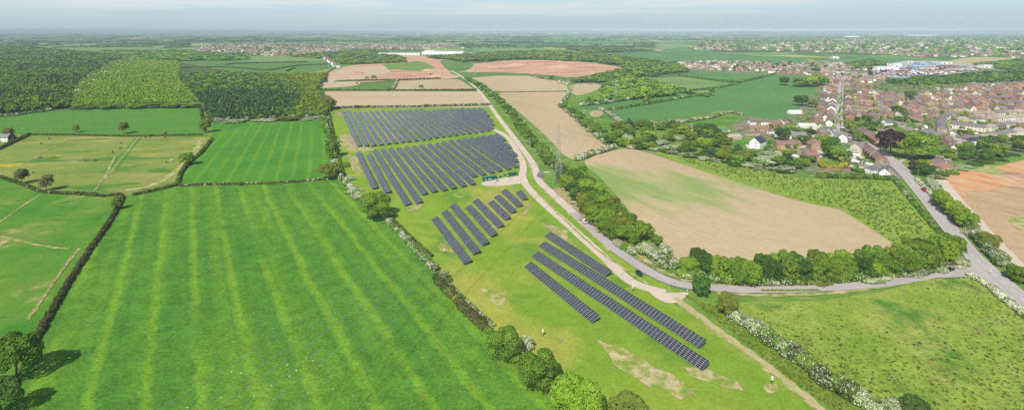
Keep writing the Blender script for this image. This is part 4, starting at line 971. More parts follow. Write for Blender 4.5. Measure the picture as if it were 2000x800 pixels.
# hedges
hedge([(240,386),(215,432),(160,512),(105,602),(68,668)],2.6,2.0,'long brown hedge running down to the bottom left tree',('brown','hedge','blossom'),(.62,.36,.02))
hedge([(0,347),(45,362),(85,376),(150,380),(205,385)],2.6,2.2,'curving dark hedge below the horse pasture',('hedge','dark','blossom'),(.6,.35,.05)); hedge([(205,384),(238,381)],2.2,2.0,'short brown hedge stub by the gate',('brown','hedge'),(.7,.3))
hedge([(262,381),(300,374),(347,362)],2.8,2.2,'brownish hedge curving along the pasture bottom',('brown','hedge'),(.5,.5)); hedge([(347,362),(352,340),(370,318),(392,300),(414,272)],2.8,2.6,'curved green hedge between pasture and striped meadow',('hedge','leaf'),(.6,.4))
hedge([(352,364),(440,361),(500,360),(570,357),(640,351)],2.2,1.7,'low trimmed hedge across the top of the large meadow',('hedge','brown','blossom'),(.5,.42,.08))
hedge([(60,264),(140,265),(240,267),(320,266),(396,264)],2.4,2.0,'long straight hedge behind the horse pasture',('hedge','dark'),(.6,.4)); hedge([(-60,320),(0,291),(30,277),(57,264)],3.2,2.8,'dark hedge at the left edge of the pasture',('dark','hedge'),(.6,.4))
hedge([(-160,236),(0,229),(50,223),(100,217)],5,4.5,'hawthorn hedge at the left below the dark wood',('dark','leaf','blossom'),(.5,.3,.2),.3); hedge([(140,215),(220,212),(300,211),(389,209)],5,4.5,'tree lined hedge along the plantation foot',('dark','leaf','blossom'),(.5,.35,.15),.2)
hedge([(392,212),(396,238),(399,256)],2.5,3.0,'short hedge beside the brown track between fields',('hedge','dark'),(.5,.5))
hedge([(418,239),(470,236),(540,234),(630,230)],5,5,'blossoming hedge along the top of the striped meadow',('dark','leaf','blossom'),(.45,.3,.25),.35)
hedge([(634,228),(642,262),(650,288)],4,4,'dark hedge on the left of the first solar block',('dark','leaf','blossom'),(.5,.4,.1)); hedge([(644,222),(652,262),(660,300),(672,345)],1.8,1.8,'thin inner hedge beside the solar arrays',('hedge','leaf'),(.5,.5))
hedge([(652,318),(665,348),(690,375),(712,396)],4.5,3.8,'white flowering hedge above the big round tree',('leaf','hedge','blossom'),(.45,.25,.3),.4)
hedge([(757,434),(785,462),(815,495),(850,530)],3.6,2.8,'hedge below the big round tree, with white flowers',('leaf','hedge','blossom'),(.6,.2,.2),.22); hedge([(852,545),(885,580),(920,615),(956,652)],4.6,2.2,'weedy brown hedge left of the footpath',('hedge','brown','leaf'),(.4,.3,.3)); hedge([(762,424),(800,462),(845,503)],1.6,1.4,'thin grey green strip hedge on the solar side',('hedge','leaf'),(.5,.5))
hedge([(872,548),(905,582),(940,615),(966,637)],1.4,1.0,'low line of white flowering weeds beside the footpath',('leaf','blossom'),(.55,.45))
hedge([(640,213),(720,211),(800,210),(880,208),(958,206)],4.2,3.6,'long hedge behind the solar arrays',('dark','leaf','blossom'),(.45,.4,.15),.2)
hedge([(614,178),(700,178),(800,178),(930,177)],3.8,3.4,'hedge behind the wide sandy field',('dark','leaf'),(.6,.4)); hedge([(655,160),(720,158),(790,157),(860,154)],3.6,3.4,'hedge at the quarry foot',('dark','leaf'),(.6,.4))
hedge([(612,182),(625,162),(640,142),(655,132)],4,4,'pale hedge up the left side of the quarry',('leaf','blossom','dark'),(.5,.35,.15)); hedge([(765,178),(772,168),(776,158)],4,5,'pale blossoming hedge between tan fields',('blossom','leaf'),(.6,.4))
hedge([(965,181),(1040,180),(1108,179)],1.8,1.2,'low green line between the two tan fields',('leaf','hedge'),(.5,.5)); hedge([(1030,147),(1060,154),(1090,158),(1113,162)],6,4,'hawthorn hedge before the quarry scar',('leaf','blossom','dark'),(.5,.3,.2),.3)
hedge([(1128,314),(1150,306),(1175,298),(1200,290)],5.5,5.0,'white hawthorn hedge between the two tan fields, upper',('leaf','blossom','dark'),(.45,.45,.1),.5)
hedge([(1408,602),(1440,628)],3.4,3.2,'green stretch of hedge above the blossom row',('leaf','blossom'),(.7,.3)); hedge([(1440,626),(1480,655),(1530,690),(1590,730),(1650,772),(1705,800),(1730,818)],6.2,4.8,'long hawthorn hedge in full white blossom at bottom right',('leaf','blossom','hedge'),(.6,.2,.2),.42,rough=.4)
hedge([(1898,541),(1930,560),(1960,585),(2010,625),(2060,660)],4,2.4,'white flowering hedge at the right edge by the main road',('leaf','blossom'),(.5,.5),.5)
hedge([(1748,352),(1775,385),(1800,415),(1830,450),(1862,482)],3.6,2.0,'low trimmed hedge left of the main road',('hedge','leaf','blossom'),(.5,.42,.08)); 
hedge([(1790,352),(1815,377),(1838,404)],3.2,2.4,'blossoming hedge right of the main road, upper part',('leaf','blossom'),(.5,.5),.5); hedge([(1885,440),(1905,466),(1930,492),(1955,520)],4.5,4,'hawthorn hedge right of the main road, lower part',('dark','leaf','blossom'),(.5,.3,.2),.35)
hedge([(1270,243),(1330,240),(1385,232),(1425,221),(1450,226)],5,4.2,'hawthorn hedge below the dark green crop field',('dark','leaf','blossom'),(.4,.3,.3),.35)
hedge([(1172,214),(1192,226),(1215,244),(1232,256)],5.5,5,'white hawthorn hedge beside the narrow meadow',('leaf','blossom'),(.4,.6),.6)
hedge([(1135,207),(1180,203),(1240,193),(1300,182),(1340,179)],6,5,'hawthorn hedge above the upper dark field',('dark','leaf','blossom'),(.45,.3,.25),.3); hedge([(1185,216),(1230,210),(1290,200),(1345,190),(1388,186)],5,4,'hedge between the two dark green fields',('dark','leaf','blossom'),(.5,.4,.1))
hedge([(1325,148),(1380,156),(1440,162)],5,4,'hedge between pale and dark middle fields',('dark','leaf'),(.6,.4)); hedge([(1440,163),(1480,154),(1515,145)],5,4,'hedge slanting up to the village edge',('dark','leaf'),(.6,.4)); hedge([(1348,178),(1400,173),(1440,164)],5,4,'hedge along the pale green field bottom',('dark','leaf'),(.6,.4)); hedge([(1318,176),(1345,184),(1385,190)],6,5,'hedge left of the corner tree',('dark','leaf'),(.6,.4))
hedge([(1090,162),(1112,170),(1108,190),(1098,204)],6,5,'hawthorn hedge right of the tan fields',('dark','blossom','leaf'),(.4,.3,.3)); hedge([(1232,157),(1200,153),(1175,157)],5,4,'far hedge behind the small tan field',('dark','blossom'),(.6,.4))
hedge([(1603,324),(1612,330),(1635,331),(1651,328)],4.0,5.0,'thick golden hedge round the small garden, front',('gold','olive'),(.8,.2)); hedge([(1630,306),(1640,314),(1652,326)],3.0,4.5,'golden hedge round the small garden, right side',('gold','olive'),(.85,.15)); hedge([(1612,295),(1618,304)],2.4,4,'golden hedge beside the driveway',('gold',),(1,))
hedge([(1880,269),(1915,267)],3,2.5,'clipped green hedge at the corner of the pale houses',('leaf','bright'),(.5,.5)); hedge([(1960,262),(1990,258)],3,2.5,'clipped green hedge before the cream terrace',('leaf','bright'),(.5,.5))
hedge([(1745,352),(1700,350),(1640,349),(1600,347)],5,4,'scrubby hedge below the back gardens',('leaf','dark'),(.6,.4)); hedge([(1755,228),(1790,240)],3,3,'dark garden hedge in the middle of the village',('dark',),(1,))
hedge([(1490,566+3),(1600,566+2)],1.2,.8,'thin weedy strip beside the lane',('leaf','olive'),(.5,.5))
for (P,l) in (([(355,133),(450,132),(520,138),(570,130),(640,126)],'far hedge across the pale meadows'),([(440,127),(480,124),(600,122)],'thin far hedge at the top of the meadows'),([(395,149),(398,140)],'short far hedge stub in the meadows'),([(560,140),(575,133)],'slanting far hedge stub in the meadows')): hedge(P,4,3,l,('dark','hedge'),(.5,.5))
# belts of trees
hedge([(1330,541),(1400,551),(1460,556),(1540,555),(1620,552),(1700,545),(1770,534),(1835,517),(1868,503)],4.5,4.5,'thick leafy undergrowth along the roadside tree belt',('leaf','dark','hedge','blossom'),(.5,.35,.12,.03),.08)
belt([(912,157),(940,172),(962,190),(985,210),(1003,228)],9,9,(7,10),(('leaf',4),('dark',3),('bright',2),('hawthorn',2)),'', 'along the upper stone track','trees along the track',wf=(.9,1.25))
belt([(1005,236),(1025,262),(1042,282),(1058,300),(1078,322),(1098,336)],6.5,9,(5.5,8.5),(('leaf',5),('dark',2),('hawthorn',4),('olive',1)),'', 'in the line between track and pylon','trees between track and tan field',rows=2)
belt([(1112,350),(1135,375),(1155,400),(1180,430),(1205,452),(1235,478)],8.6,24,(8.5,11.5),(('leaf',5),('olive',2),('bright',2),('dark',1)),'', 'in the wooded strip above the lane','trees of the wooded strip',rows=3,wf=(.9,1.2))
belt([(1095,352),(1115,375),(1128,395),(1150,420),(1178,452),(1215,480),(1245,500)],6.5,3,(4,5.5),(('hawthorn',5),('shrub',2)),'', 'along the foot of the wooded strip','hawthorns of the wooded strip')
belt([(1338,532),(1400,542),(1460,548),(1540,547),(1620,544),(1700,537),(1770,526),(1835,510),(1866,496)],7.6,13,(9,12.5),(('leaf',8),('dark',3),('olive',1),('bright',3)),'', 'in the dense belt above the lane','trees of the roadside belt',rows=2,wf=(.85,1.15))
belt([(1560,547),(1620,545),(1680,540),(1740,531),(1800,519),(1850,505)],13,3,(3.5,5),(('hawthorn',3),('oshrub',3)),'', 'along the foot of the roadside belt','shrubs of the roadside belt')
belt([(1838,398),(1852,412),(1870,432),(1886,447)],7.5,5,(8,10.5),(('leaf',3),('bright',2)),'', 'in the row right of the main road','trees right of the main road',rows=2)
belt([(1815,352),(1828,368),(1835,380)],6,3,(4,5),(('hawthorn',1),),'', 'right of the tractor by the road','hawthorns right of the road')
belt([(1900,448),(1920,470),(1945,500),(1965,522)],8,4,(4.5,6),(('leaf',2),('olive',1),('hawthorn',2)),'', 'along the lower right bank of the main road','trees right of the lower road'); T(2000,552,56,42,'bright','bright tree at the right edge beside the main road')
belt([(1098,208),(1118,222),(1140,240),(1160,258),(1180,272),(1196,284)],8,12,(7,10),(('leaf',4),('hawthorn',3),('olive',1),('dark',1)),'', 'in the line right of the long tan field','trees right of the long tan field',rows=2)
belt([(636,236),(655,288),(665,330),(700,388)],21,4,(2.5,4),(('leaf',1),('shrub',3),('hawthorn',2)),'', 'in the hedge left of the solar blocks','hedgerow trees left of the solar blocks',wf=(.35,.5))
belt([(150,214),(230,212),(310,210),(385,208)],26,4,(6,9),(('leaf',2),('dark',2),('hawthorn',1)),'', 'along the foot of the bright plantation','hedgerow trees below the plantation')
belt([(430,237),(520,235),(625,229)],28,4,(5,8),(('leaf',2),('hawthorn',3)),'', 'on top of the striped meadow hedge','hedgerow trees above the striped meadow')
belt([(605,150),(618,165),(612,182),(640,205)],18,8,(8,10),(('olive',2),('leaf',2),('hawthorn',1)),'', 'beside the left wood edge by the tan fields','trees at the wood edge')
belt([(1598,166),(1580,168),(1562,169),(1550,169)],13,40,(12,16),(('leaf',3),('bright',2),('dark',1)),'', 'in the copse between crop field and village','trees of the copse',rows=2)
scatter([(1190,252),(1245,245),(1330,247),(1400,262),(1430,290),(1500,312),(1590,335),(1560,344),(1400,316),(1290,294),(1200,288)],13,55,(7,11),(('leaf',6),('dark',3),('olive',3),('bright',2),('hawthorn',3),('conifer',1)),'in the rough wood left of the village','trees of the rough wood')
belt([(1235,288),(1290,296),(1350,308),(1400,316),(1470,328),(1540,338)],11,4,(5,6.5),(('hawthorn',4),('dshrub',2),('leaf',1)),'', 'along the lower edge of the rough wood','hawthorns along the rough wood')
scatter([(1340,246),(1420,262),(1400,268),(1360,262)],16,7,(7,10),(('tall',2),('hawthorn',2),('dark',2)),'above the rough wood by the small meadow','trees by the small meadow')
scatter([(1500,300),(1580,312),(1600,330),(1500,322)],12,9,(5,8),(('leaf',3),('hawthorn',2),('dark',2)),'among the gardens left of the village','garden trees left')
scatter([(1890,285),(1990,272),(2010,296),(1920,316),(1860,310),(1850,300)],10,24,(6,10),(('leaf',4),('dark',4),('bright',2),('hawthorn',1)),'in the thicket below the pale houses','trees of the thicket')
scatter([(1790,345),(1830,330),(1900,322),(1960,314),(1985,300),(1930,312),(1840,350)],11,14,(3,5),(('dshrub',3),('shrub',3),('hawthorn',2)),'in the scrub above the orange earth','scrub above the orange earth')
# woods too dense to count, front trees one by one
wood('conifer_woodland',[(-700,92),(60,93),(120,101),(215,108),(240,118),(215,124),(165,152),(140,180),(132,212),(0,226),(-160,236),(-700,230)],'round',['conifer','leaf','dark','bright'],[.16,.48,.18,.18],(9,14),'dense mixed wood of dark conifers and green crowns at the far left',28,(('conifer',5),('dark',2),('leaf',2)),'at the front of the far left wood','trees at the front of the left wood')
wood('larch_plantation',[(140,210),(160,185),(200,152),(240,124),(300,119),(347,122),(352,160),(388,204),(300,208)],'larch',['larch','bright','leaf'],[.72,.16,.12],(7,9),'bright green young plantation in even rows',40,(('larch',1),),'in the front rows of the bright plantation','young larches at the front',k=150)
wood('green_woodland',[(120,150),(175,135),(240,112),(250,124),(205,150),(165,180),(150,208),(130,212)],'round',['leaf','olive','blossom'],[.6,.34,.06],(6,9),'scrubby pale green wood beside the bright plantation')
wood('mixed_woodland',[(352,152),(380,146),(470,145),(560,152),(587,170),(540,182),(470,178),(400,186),(378,184)],'round',['leaf','bright','conifer','dark'],[.35,.2,.25,.2],(8,11),'mixed wood behind the dark conifer plantation',k=100)
wood('dark_plantation',[(380,188),(400,186),(470,178),(540,182),(585,168),(588,190),(578,233),(500,236),(420,238),(398,214)],'cone',['conifer','leaf'],[.68,.32],(8,12),'dark conifer plantation with brighter gaps',42,(('conifer',6),('bright',1)),'at the front of the dark plantation','conifers at the front')
wood('green_woodland',[(470,146),(560,150),(640,147),(625,165),(615,190),(645,214),(630,230),(578,234),(586,190),(560,165)],'round',['bright','leaf','olive'],[.4,.4,.2],(8,11),'bright broadleaf wood left of the tan fields',22,(('leaf',3),('bright',3),('olive',2),('hawthorn',2)),'at the front of the bright broadleaf wood','trees of the broadleaf wood')
for P,l in (([(200,104),(350,106),(480,110),(480,118),(350,120),(245,117)],'dark wood band behind the plantation'),([(640,108),(690,98),(735,98),(790,116),(790,122),(700,126),(655,126),(640,118)],'dark green wood beside the quarry'),([(830,112),(900,108),(1050,100),(1180,108),(1300,124),(1320,132),(1240,132),(1160,122),(1030,116),(900,121)],'long dark wood behind the quarry scar'),
   ([(1200,122),(1320,128),(1350,140),(1230,156),(1150,164),(1110,162),(1222,136)],'woodland strip right of the quarry'),([(1170,190),(1190,162),(1250,156),(1340,180),(1320,188),(1200,200),(1130,206)],'scrub wood between pale and dark fields'),
   ([(1730,164),(1790,155),(1850,152),(1920,145),(2000,142),(2250,142),(2250,168),(2000,166),(1900,161),(1800,167)],'green wood behind the modern estate'),([(1900,126),(1990,120),(2200,118),(2200,140),(1980,140),(1930,132)],'wooded slope at the far right'),
   ([(340,100),(480,108),(360,108),(250,106),(200,100)],'far wood before the distant town'),([(1320,122),(1330,140),(1270,142),(1300,128)],'wood at the left end of the far village row'),
   ([(560,110),(640,104),(660,112),(640,116)],'small wood right of the distant town'),([(1100,96),(1200,94),(1280,100),(1150,104)],'far wood behind the long scar'),([(-300,86),(40,88),(60,92),(-300,94)],'far wood at the left edge'),
   ([(1650,128),(1700,118),(1740,126),(1720,136),(1660,136)],'trees left of the industrial estate')):
    wood('woodland',P,'round',['leaf','bright','dark'],[.5,.2,.3],(7,11),l,k=70)
# hedgerows and woods melting into the far plain
def farwoods():
    TM=[tmpl('round',random,.34) for _ in range(4)]; V=[];MI=[]
    r=random.Random(11)
    for i in range(1100):
        v=2.2+38*r.random()**1.9; y=120000/v; x=r.uniform(-1.15,1.15)*y
        L=r.uniform(80,420)*(1+y/9000); a=r.choice([.15,.25,-.2,1.3,1.7])+r.uniform(-.15,.15); sp=max(9,y/170); n=int(L/sp)
        blob=r.random()<.3
        for k in range(min(n,60)):
            tx=x+math.cos(a)*k*sp+(r.gauss(0,sp*4) if blob else 0); ty=y+math.sin(a)*k*sp+(r.gauss(0,sp*4) if blob else 0)
            if ty<1900 : continue
            px=1000+tx/ty*1000; py=58+120000/ty
            if (py>84 and (370<px<900 or 1280<px<1990)) or (py>95): continue
            t=TM[r.randrange(4)]; w=sp*r.uniform(1,1.6); h=r.uniform(6,12)
            V.append(np.stack([t[...,0]*w+tx,t[...,1]*w+ty,t[...,2]*h],-1)); MI+=[r.randrange(2)]*len(t)
    o=add('far_woodland',cloud_mesh('far_woodland',np.concatenate(V),[FM['dark'],FM['conifer']],MI)); tag(o,'countless hedgerows and copses fading across the far plain','woodland',kind='stuff')
farwoods()
# small stuff on the ground
def tufts(name,poly,n,wh,mats,label,rowdir=None,sp=None,size=.5):
    W=[g(*p) for p in poly]; xs=[p[0] for p in W]; ys=[p[1] for p in W]; T_=[tmpl('round',random,.5) for _ in range(3)]; V=[];MI=[]; c=0; tr=0
    while c<n and tr<n*12:
        tr+=1; x=random.uniform(min(xs),max(xs)); y=random.uniform(min(ys),max(ys))
        if rowdir:
            L=math.hypot(*rowdir); q=(x*rowdir[1]-y*rowdir[0])/L; dq=round(q/sp)*sp-q+random.gauss(0,.25); x+=dq*rowdir[1]/L; y-=dq*rowdir[0]/L
        if not inpoly(x,y,W): continue
        if math.sin(x*.031)+math.sin(y*.043+1)+random.gauss(0,.6)<-.6: continue
        c+=1; t=T_[c%3]; s=wh[0]*random.uniform(.6,1.5); h=wh[1]*random.uniform(.6,1.4); V.append(np.stack([t[...,0]*s+x,t[...,1]*s+y,t[...,2]*h+.1],-1)); MI+=[random.randrange(len(mats))]*len(t)
    o=add(name,cloud_mesh(name,np.concatenate(V),[FM[m] for m in mats],MI)); tag(o,label,'plants',kind='stuff')
tufts('young_saplings',[(1300,303),(1400,320),(1560,350),(1735,356),(1760,385),(1835,470),(1800,486),(1748,476),(1690,437),(1640,407),(1560,390),(1420,347)],1300,(.95,.9),['leaf','dark','leaf'],'countless tiny planted saplings in rows beside the tan field',(-.35,1),4.0)
tufts('grass_tussocks',[(1440,615),(1600,592),(1720,575),(1800,552),(1890,542),(1940,565),(2030,640),(2300,860),(1900,880),(1740,800),(1600,720)],2000,(.7,.35),['olive','leaf','olive','hedge'],'rough tussocks of weeds in the field at bottom right')
tufts('verge_weeds',[(1320,540),(1450,553),(1600,550),(1780,535),(1860,510),(1850,498),(1700,530),(1500,544)],700,(1.0,.8),['leaf','olive','hedge'],'rank weeds on the verge below the roadside belt')
tufts('bank_weeds',[(1335,575),(1400,600),(1480,662),(1620,765),(1700,810),(1650,815),(1540,740),(1430,650)],900,(.8,.45),['leaf','olive','bright'],'rank grass and cow parsley on the bank under the hawthorn hedge')
# ------------------------------------------------------------------ village
def brickmat(name,col,var=.35): return plain(name,col,.9,var,scale=.6,spec=.1,objvar=.2)
WALLS={'orange':brickmat('orange brick',(.42,.265,.17)),'red':brickmat('red brick',(.33,.18,.125)),'buff':brickmat('buff brick',(.50,.38,.24)),'cream':brickmat('cream render',(.70,.64,.50),.12),
 'white':brickmat('white render',(.82,.80,.76),.1),'stone':brickmat('brown stone',(.30,.24,.17)),'mint':brickmat('pale green render',(.50,.62,.42),.1),'steel':plain('blue steel cladding',(.25,.42,.55),.5,.15,objvar=.2)}
ROOFS={'brown':plain('brown roof tiles',(.195,.15,.135),.9,.5,scale=1.2,spec=.1,objvar=.45),'grey':plain('grey slate roof',(.19,.18,.178),.8,.4,scale=1.2,spec=.2,objvar=.35),
 'redtile':plain('red clay tiles',(.29,.17,.135),.9,.4,scale=1.2,spec=.1,objvar=.35),'pale':plain('pale weathered roof',(.34,.29,.24),.9,.3,scale=1.2,spec=.1,objvar=.3),'navy':plain('dark navy slate',(.05,.055,.09),.6,.3),'sheet':plain('white sheet roof',(.62,.62,.60),.6,.2,objvar=.15),'blue':plain('pale blue sheet roof',(.38,.52,.56),.6,.2)}
FRAME_W=WHITE
_w=MB(); _w.box(-.62,.62,-.06,.02,0,1.25,0); _w.box(-.5,-.04,-.075,-.055,.12,1.13,1); _w.box(.04,.5,-.075,-.055,.12,1.13,1); M_WIN=_w.mesh('window',[WHITE,GLASS])
_w=MB(); _w.box(-.48,.48,-.07,.02,0,2.1,0); _w.box(-.3,.3,-.085,-.065,1.3,1.9,1); M_DOOR=_w.mesh('door',[plain('painted door',(.12,.05,.04),.5,.2),GLASS])
HT={}
def htype(k):
    if k in HT: return HT[k]
    w,d,e,r,hip,wing,ch={'terr':(6.2,9,5.2,2.9,0,0,1),'semi':(15,8.5,5.2,3.0,1,0,2),'det':(9.0,8.5,4.6,3.1,0,1,1),'det2':(10,8,4.6,3.2,0,0,1),'det3':(8.5,8.5,4.6,2.9,1,0,0),'bung':(14,9,2.8,2.6,1,1,1),'barn':(24,8,3.4,2.8,0,0,0),'big':(17,9.5,5.8,3.4,0,0,2),'cott':(12,7.5,4.6,3.2,0,0,1),'shed':(4,3,2.1,.7,0,0,0),'row':(30,8.5,5.2,3,0,0,3)}[k]
    W=MB(); x,y=w/2,d/2
    if hip:
        W.quad((-x,-y,0),(x,-y,0),(x,-y,e),(-x,-y,e)); W.quad((x,y,0),(-x,y,0),(-x,y,e),(x,y,e)); W.quad((x,-y,0),(x,y,0),(x,y,e),(x,-y,e)); W.quad((-x,y,0),(-x,-y,0),(-x,-y,e),(-x,y,e))
    else: 
        i=len(W.v); W.v+=[(-x,-y,0),(-x,y,0),(-x,y,e),(-x,0,e+r-.05),(-x,-y,e),(x,-y,0),(x,y,0),(x,y,e),(x,0,e+r-.05),(x,-y,e)]
        for f_ in ((0,4,3,2,1),(5,6,7,8,9),(0,5,9,4),(1,2,7,6)): W.f.append(f_); W.m.append(0)
    o=.35; R_=MB()
    zl=e-o*r/y
    if hip:
        hx=max(x-y*.95,.3)
        T1=[(-hx,0,e+r),(hx,0,e+r)]; C=[(-x-o,-y-o,zl),(x+o,-y-o,zl),(x+o,y+o,zl),(-x-o,y+o,zl)]
        R_.quad(C[0],C[1],T1[1],T1[0]); R_.quad(C[2],C[3],T1[0],T1[1]); R_.tri(C[1],C[2],T1[1]); R_.tri(C[3],C[0],T1[0]); R_.quad(C[3],C[2],C[1],C[0])
    else:
        t=.18
        for s in (-1,1):
            a=[(-x-.25,s*(y+o),zl),(x+.25,s*(y+o),zl),(x+.25,0,e+r),(-x-.25,0,e+r)]; b=[(p[0],p[1],p[2]+t) for p in a]
            R_.hexa(a+b if s<0 else [a[1],a[0],a[3],a[2],b[1],b[0],b[3],b[2]])
    WG=None;RG=None
    if wing:
        WG=MB();RG=MB(); gx=w*.22; gw=1.7; yf=-y-1.0; e2=e-.1; r2=1.7
        i=len(WG.v); WG.v+=[(gx-gw,yf,0),(gx+gw,yf,0),(gx+gw,yf,e2),(gx,yf,e2+r2-.1),(gx-gw,yf,e2),(gx-gw,-y+.3,0),(gx+gw,-y+.3,0),(gx+gw,-y+.3,e2),(gx-gw,-y+.3,e2)]
        for f_ in ((0,1,2,3,4),(5,0,4,8),(1,6,7,2)): WG.f.append(f_); WG.m.append(0)
        for s in (-1,1): RG.hexa([(gx+s*(gw+.3),yf-.3,e2-.25),(gx,yf-.3,e2+r2),(gx,-y*.35,e2+r2),(gx+s*(gw+.3),-y*.35,e2-.25)]+[(gx+s*(gw+.3),yf-.3,e2-.09),(gx,yf-.3,e2+r2+.16),(gx,-y*.35,e2+r2+.16),(gx+s*(gw+.3),-y*.35,e2-.09)])
    CH=[]
    for c_ in range(ch):
        cx={1:[x-.8],2:[-x*.45,x*.45],3:[-x+.8,0,x-.8]}[ch][c_]
        m=MB(); m.box(cx-.45,cx+.45,-.3,.3,e+r-.9,e+r+1.1); m.box(cx-.52,cx+.52,-.37,.37,e+r+1.1,e+r+1.25)
        for q in (-.2,.2): m.bar((cx+q,0,e+r+1.25),(cx+q,0,e+r+1.6),.11,n=6)
        CH.append(m.mesh('chimney',[WALLS['red']]))
    win=[];door=None
    if k!='shed':
        n=max(2,int(w/3.1)); fl=[.95,3.35] if e>4 else [.95]
        for z in fl:
            for q in range(n):
                xx=-x+w*(q+.5)/n
                if not(z<1 and q==n//2): win.append((xx,-y,z,0))
                win.append((xx,y,z,math.pi))
            if not hip or True: win.append((x,0.9,z,math.pi/2)); win.append((-x,-.9,z,-math.pi/2))
        door=(-x+w*(n//2+.5)/n,-y,0,0)
    if wing:
        win=[q for q in win if not(q[1]<0 and abs(q[0]-gx)<2.3)]+[(gx,-y-1.0,z,0) for z in fl]
    HT[k]=(W.mesh('wall',[WALLS['red']]),R_.mesh('roof',[ROOFS['brown']]),CH,win,door,WG and WG.mesh('wing_wall',[WALLS['red']]),RG and RG.mesh('wing_roof',[ROOFS['brown']]),w,d)
    return HT[k]
def setm(o,m): o.material_slots[0].link='OBJECT'; o.material_slots[0].material=m
HN=[0]
def house(x,y,rz,k,wall,roof,label,group=None,s=1.0,cat=None,name=None,sx=1.0):
    W,R_,CH,win,door,WG,RG,w,d=htype(k); HN[0]+=1
    t=empty(name or ('garden_shed' if k=='shed' else {'terr':'terraced_house','semi':'semi_detached_house','bung':'bungalow','barn':'long_barn','cott':'cottage','row':'terrace_block'}.get(k,'detached_house')),(x,y,.16),rz,label,cat or ('shed' if k=='shed' else 'house'),group); t.scale=(s*sx,s,s)
    setm(add('wall',W,t),WALLS[wall]); ro=add('roof',R_,t); setm(ro,ROOFS[roof])
    for c_ in CH: add('chimney',c_,ro)
    if WG: setm(add('gable_wall',WG,t),WALLS[wall]); setm(add('gable_roof',RG,t),ROOFS[roof])
    if y<760 and k!='shed':
        c,sn=math.cos(rz),math.sin(rz)
        for q in win:  # only windows on sides that can be seen from the air in front
            nx,ny=(0,-1) if q[3]==0 else ((0,1) if q[3]==math.pi else ((1,0) if q[3]>0 else (-1,0)))
            wy=nx*sn+ny*c
            if wy<.25: add('window',M_WIN,t,(q[0],q[1],q[2]),(0,0,q[3]))
        if -c<.3: add('door',M_DOOR,t,door[:3])
    return t
def street(P,n,k,walls,roofs,desc,place,group,face='line',jx=.0,jy=.0,rz0=0,sc_=(.95,1.08),turn=0):
    W=[g(*p) for p in spline(P,6)]; L=[0]
    for a,b in zip(W[:-1],W[1:]): L.append(L[-1]+math.hypot(b[0]-a[0],b[1]-a[1]))
    out=[]
    for i in range(n):
        d=L[-1]*(i+.5)/n; j=next(q for q in range(1,len(L)) if L[q]>=d or q==len(L)-1); f=(d-L[j-1])/(L[j]-L[j-1]+1e-9)
        x=W[j-1][0]+(W[j][0]-W[j-1][0])*f; y=W[j-1][1]+(W[j][1]-W[j-1][1])*f; a=math.atan2(W[j][1]-W[j-1][1],W[j][0]-W[j-1][0])
        out.append((x+random.uniform(-1,1)*jx,y+random.uniform(-1,1)*jy,a))
    for i,(x,y,a) in enumerate(out):
        kk=random.choice(k) if isinstance(k,(list,tuple)) else k
        wl=random.choice(walls);rf=random.choice(roofs)
        rz=(a if face=='line' else rz0+random.choice([0,0,math.pi/2,0.25]))+turn
        rz=(rz+math.pi/2)%math.pi-math.pi/2 if face=='line' else rz
        lab=f'{WN[wl]} {desc}, {RN[rf]} roof, {nth(i)} {place}'
        house(x,y,rz,kk,wl,rf,lab,group,random.uniform(*sc_))
WN={'orange':'orange brick','red':'red brick','buff':'buff','cream':'cream','white':'white','stone':'brown stone','mint':'pale green','steel':'blue'}
RN={'brown':'brown','grey':'grey','redtile':'red','pale':'pale','navy':'navy','sheet':'white','blue':'blue'}
B5=['red','red','buff','white','cream']; R5=['brown','grey','brown','redtile']
# streets
street([(1619,248),(1623,225),(1627,200),(1631,175),(1634,160)],26,['cott','big','det2'],B5,R5,'terrace','up the left side of the village street','terraces left of the street',turn=0)
street([(1598,238),(1606,212),(1614,185),(1622,165)],13,['cott','det2'],B5,R5,'house','up the back lane left of the street','houses of the back lane',face='r',jx=4,rz0=.2)
street([(1662,246),(1658,225),(1657,200),(1655,170),(1654,155)],22,['big','cott','big'],B5,R5,'terrace','up the right side of the village street','terraces right of the street')
for i,(y0,n) in enumerate(((160,6),(170,6),(181,6),(192,6),(204,5),(217,5),(230,4))):
    street([(1668,y0),(1700+i*3,y0+2)],n,['det2','cott','semi','det3'],['red','orange','buff','white'],['brown','redtile','grey'],'house',f'from left in {nth(i)} row right of street','houses right of the street',face='r',jx=3,jy=6,rz0=.1)
est=[(170,[(1885,170),(2000,168)],9),(177,[(1840,177),(1900,178),(2000,176)],12),(186,[(1705,186),(1765,190)],5),(186,[(1790,186),(1900,187),(2005,185)],17),(196,[(1712,198),(1800,197),(1900,197),(2005,196)],22),(206,[(1712,208),(1800,206),(1905,208),(2005,207)],21),(216,[(1715,219),(1800,217),(1900,218),(2005,217)],19),(228,[(1712,230),(1770,228),(1830,227)],7)]
for i,(y0,P,n) in enumerate(est):
    street(P,n,['det','det2','det3','det'],['orange','orange','red','buff','cream'],['brown','brown','redtile','grey'],'house',f'from left in {nth(i)} row of modern estate','houses of the modern estate',face='r',jx=4,jy=5,rz0=.15,sc_=(1.12,1.3))
street([(1895,229),(1930,228),(1965,226),(2000,224)],5,'semi',['cream','buff'],['pale','grey'],'semi','from the left in the back row of cream semis','cream semis',turn=0)
street([(1862,239),(1900,240),(1940,238),(1975,236),(2003,234)],6,'semi',['cream','white','buff'],['pale','grey'],'semi','from the left in the middle row of cream semis','cream semis',turn=0)
street([(1925,257),(1957,251),(1985,247),(2005,246)],4,'semi',['red','cream','cream','white'],['pale','grey'],'semi','from the left behind the front pale row','pale semis')
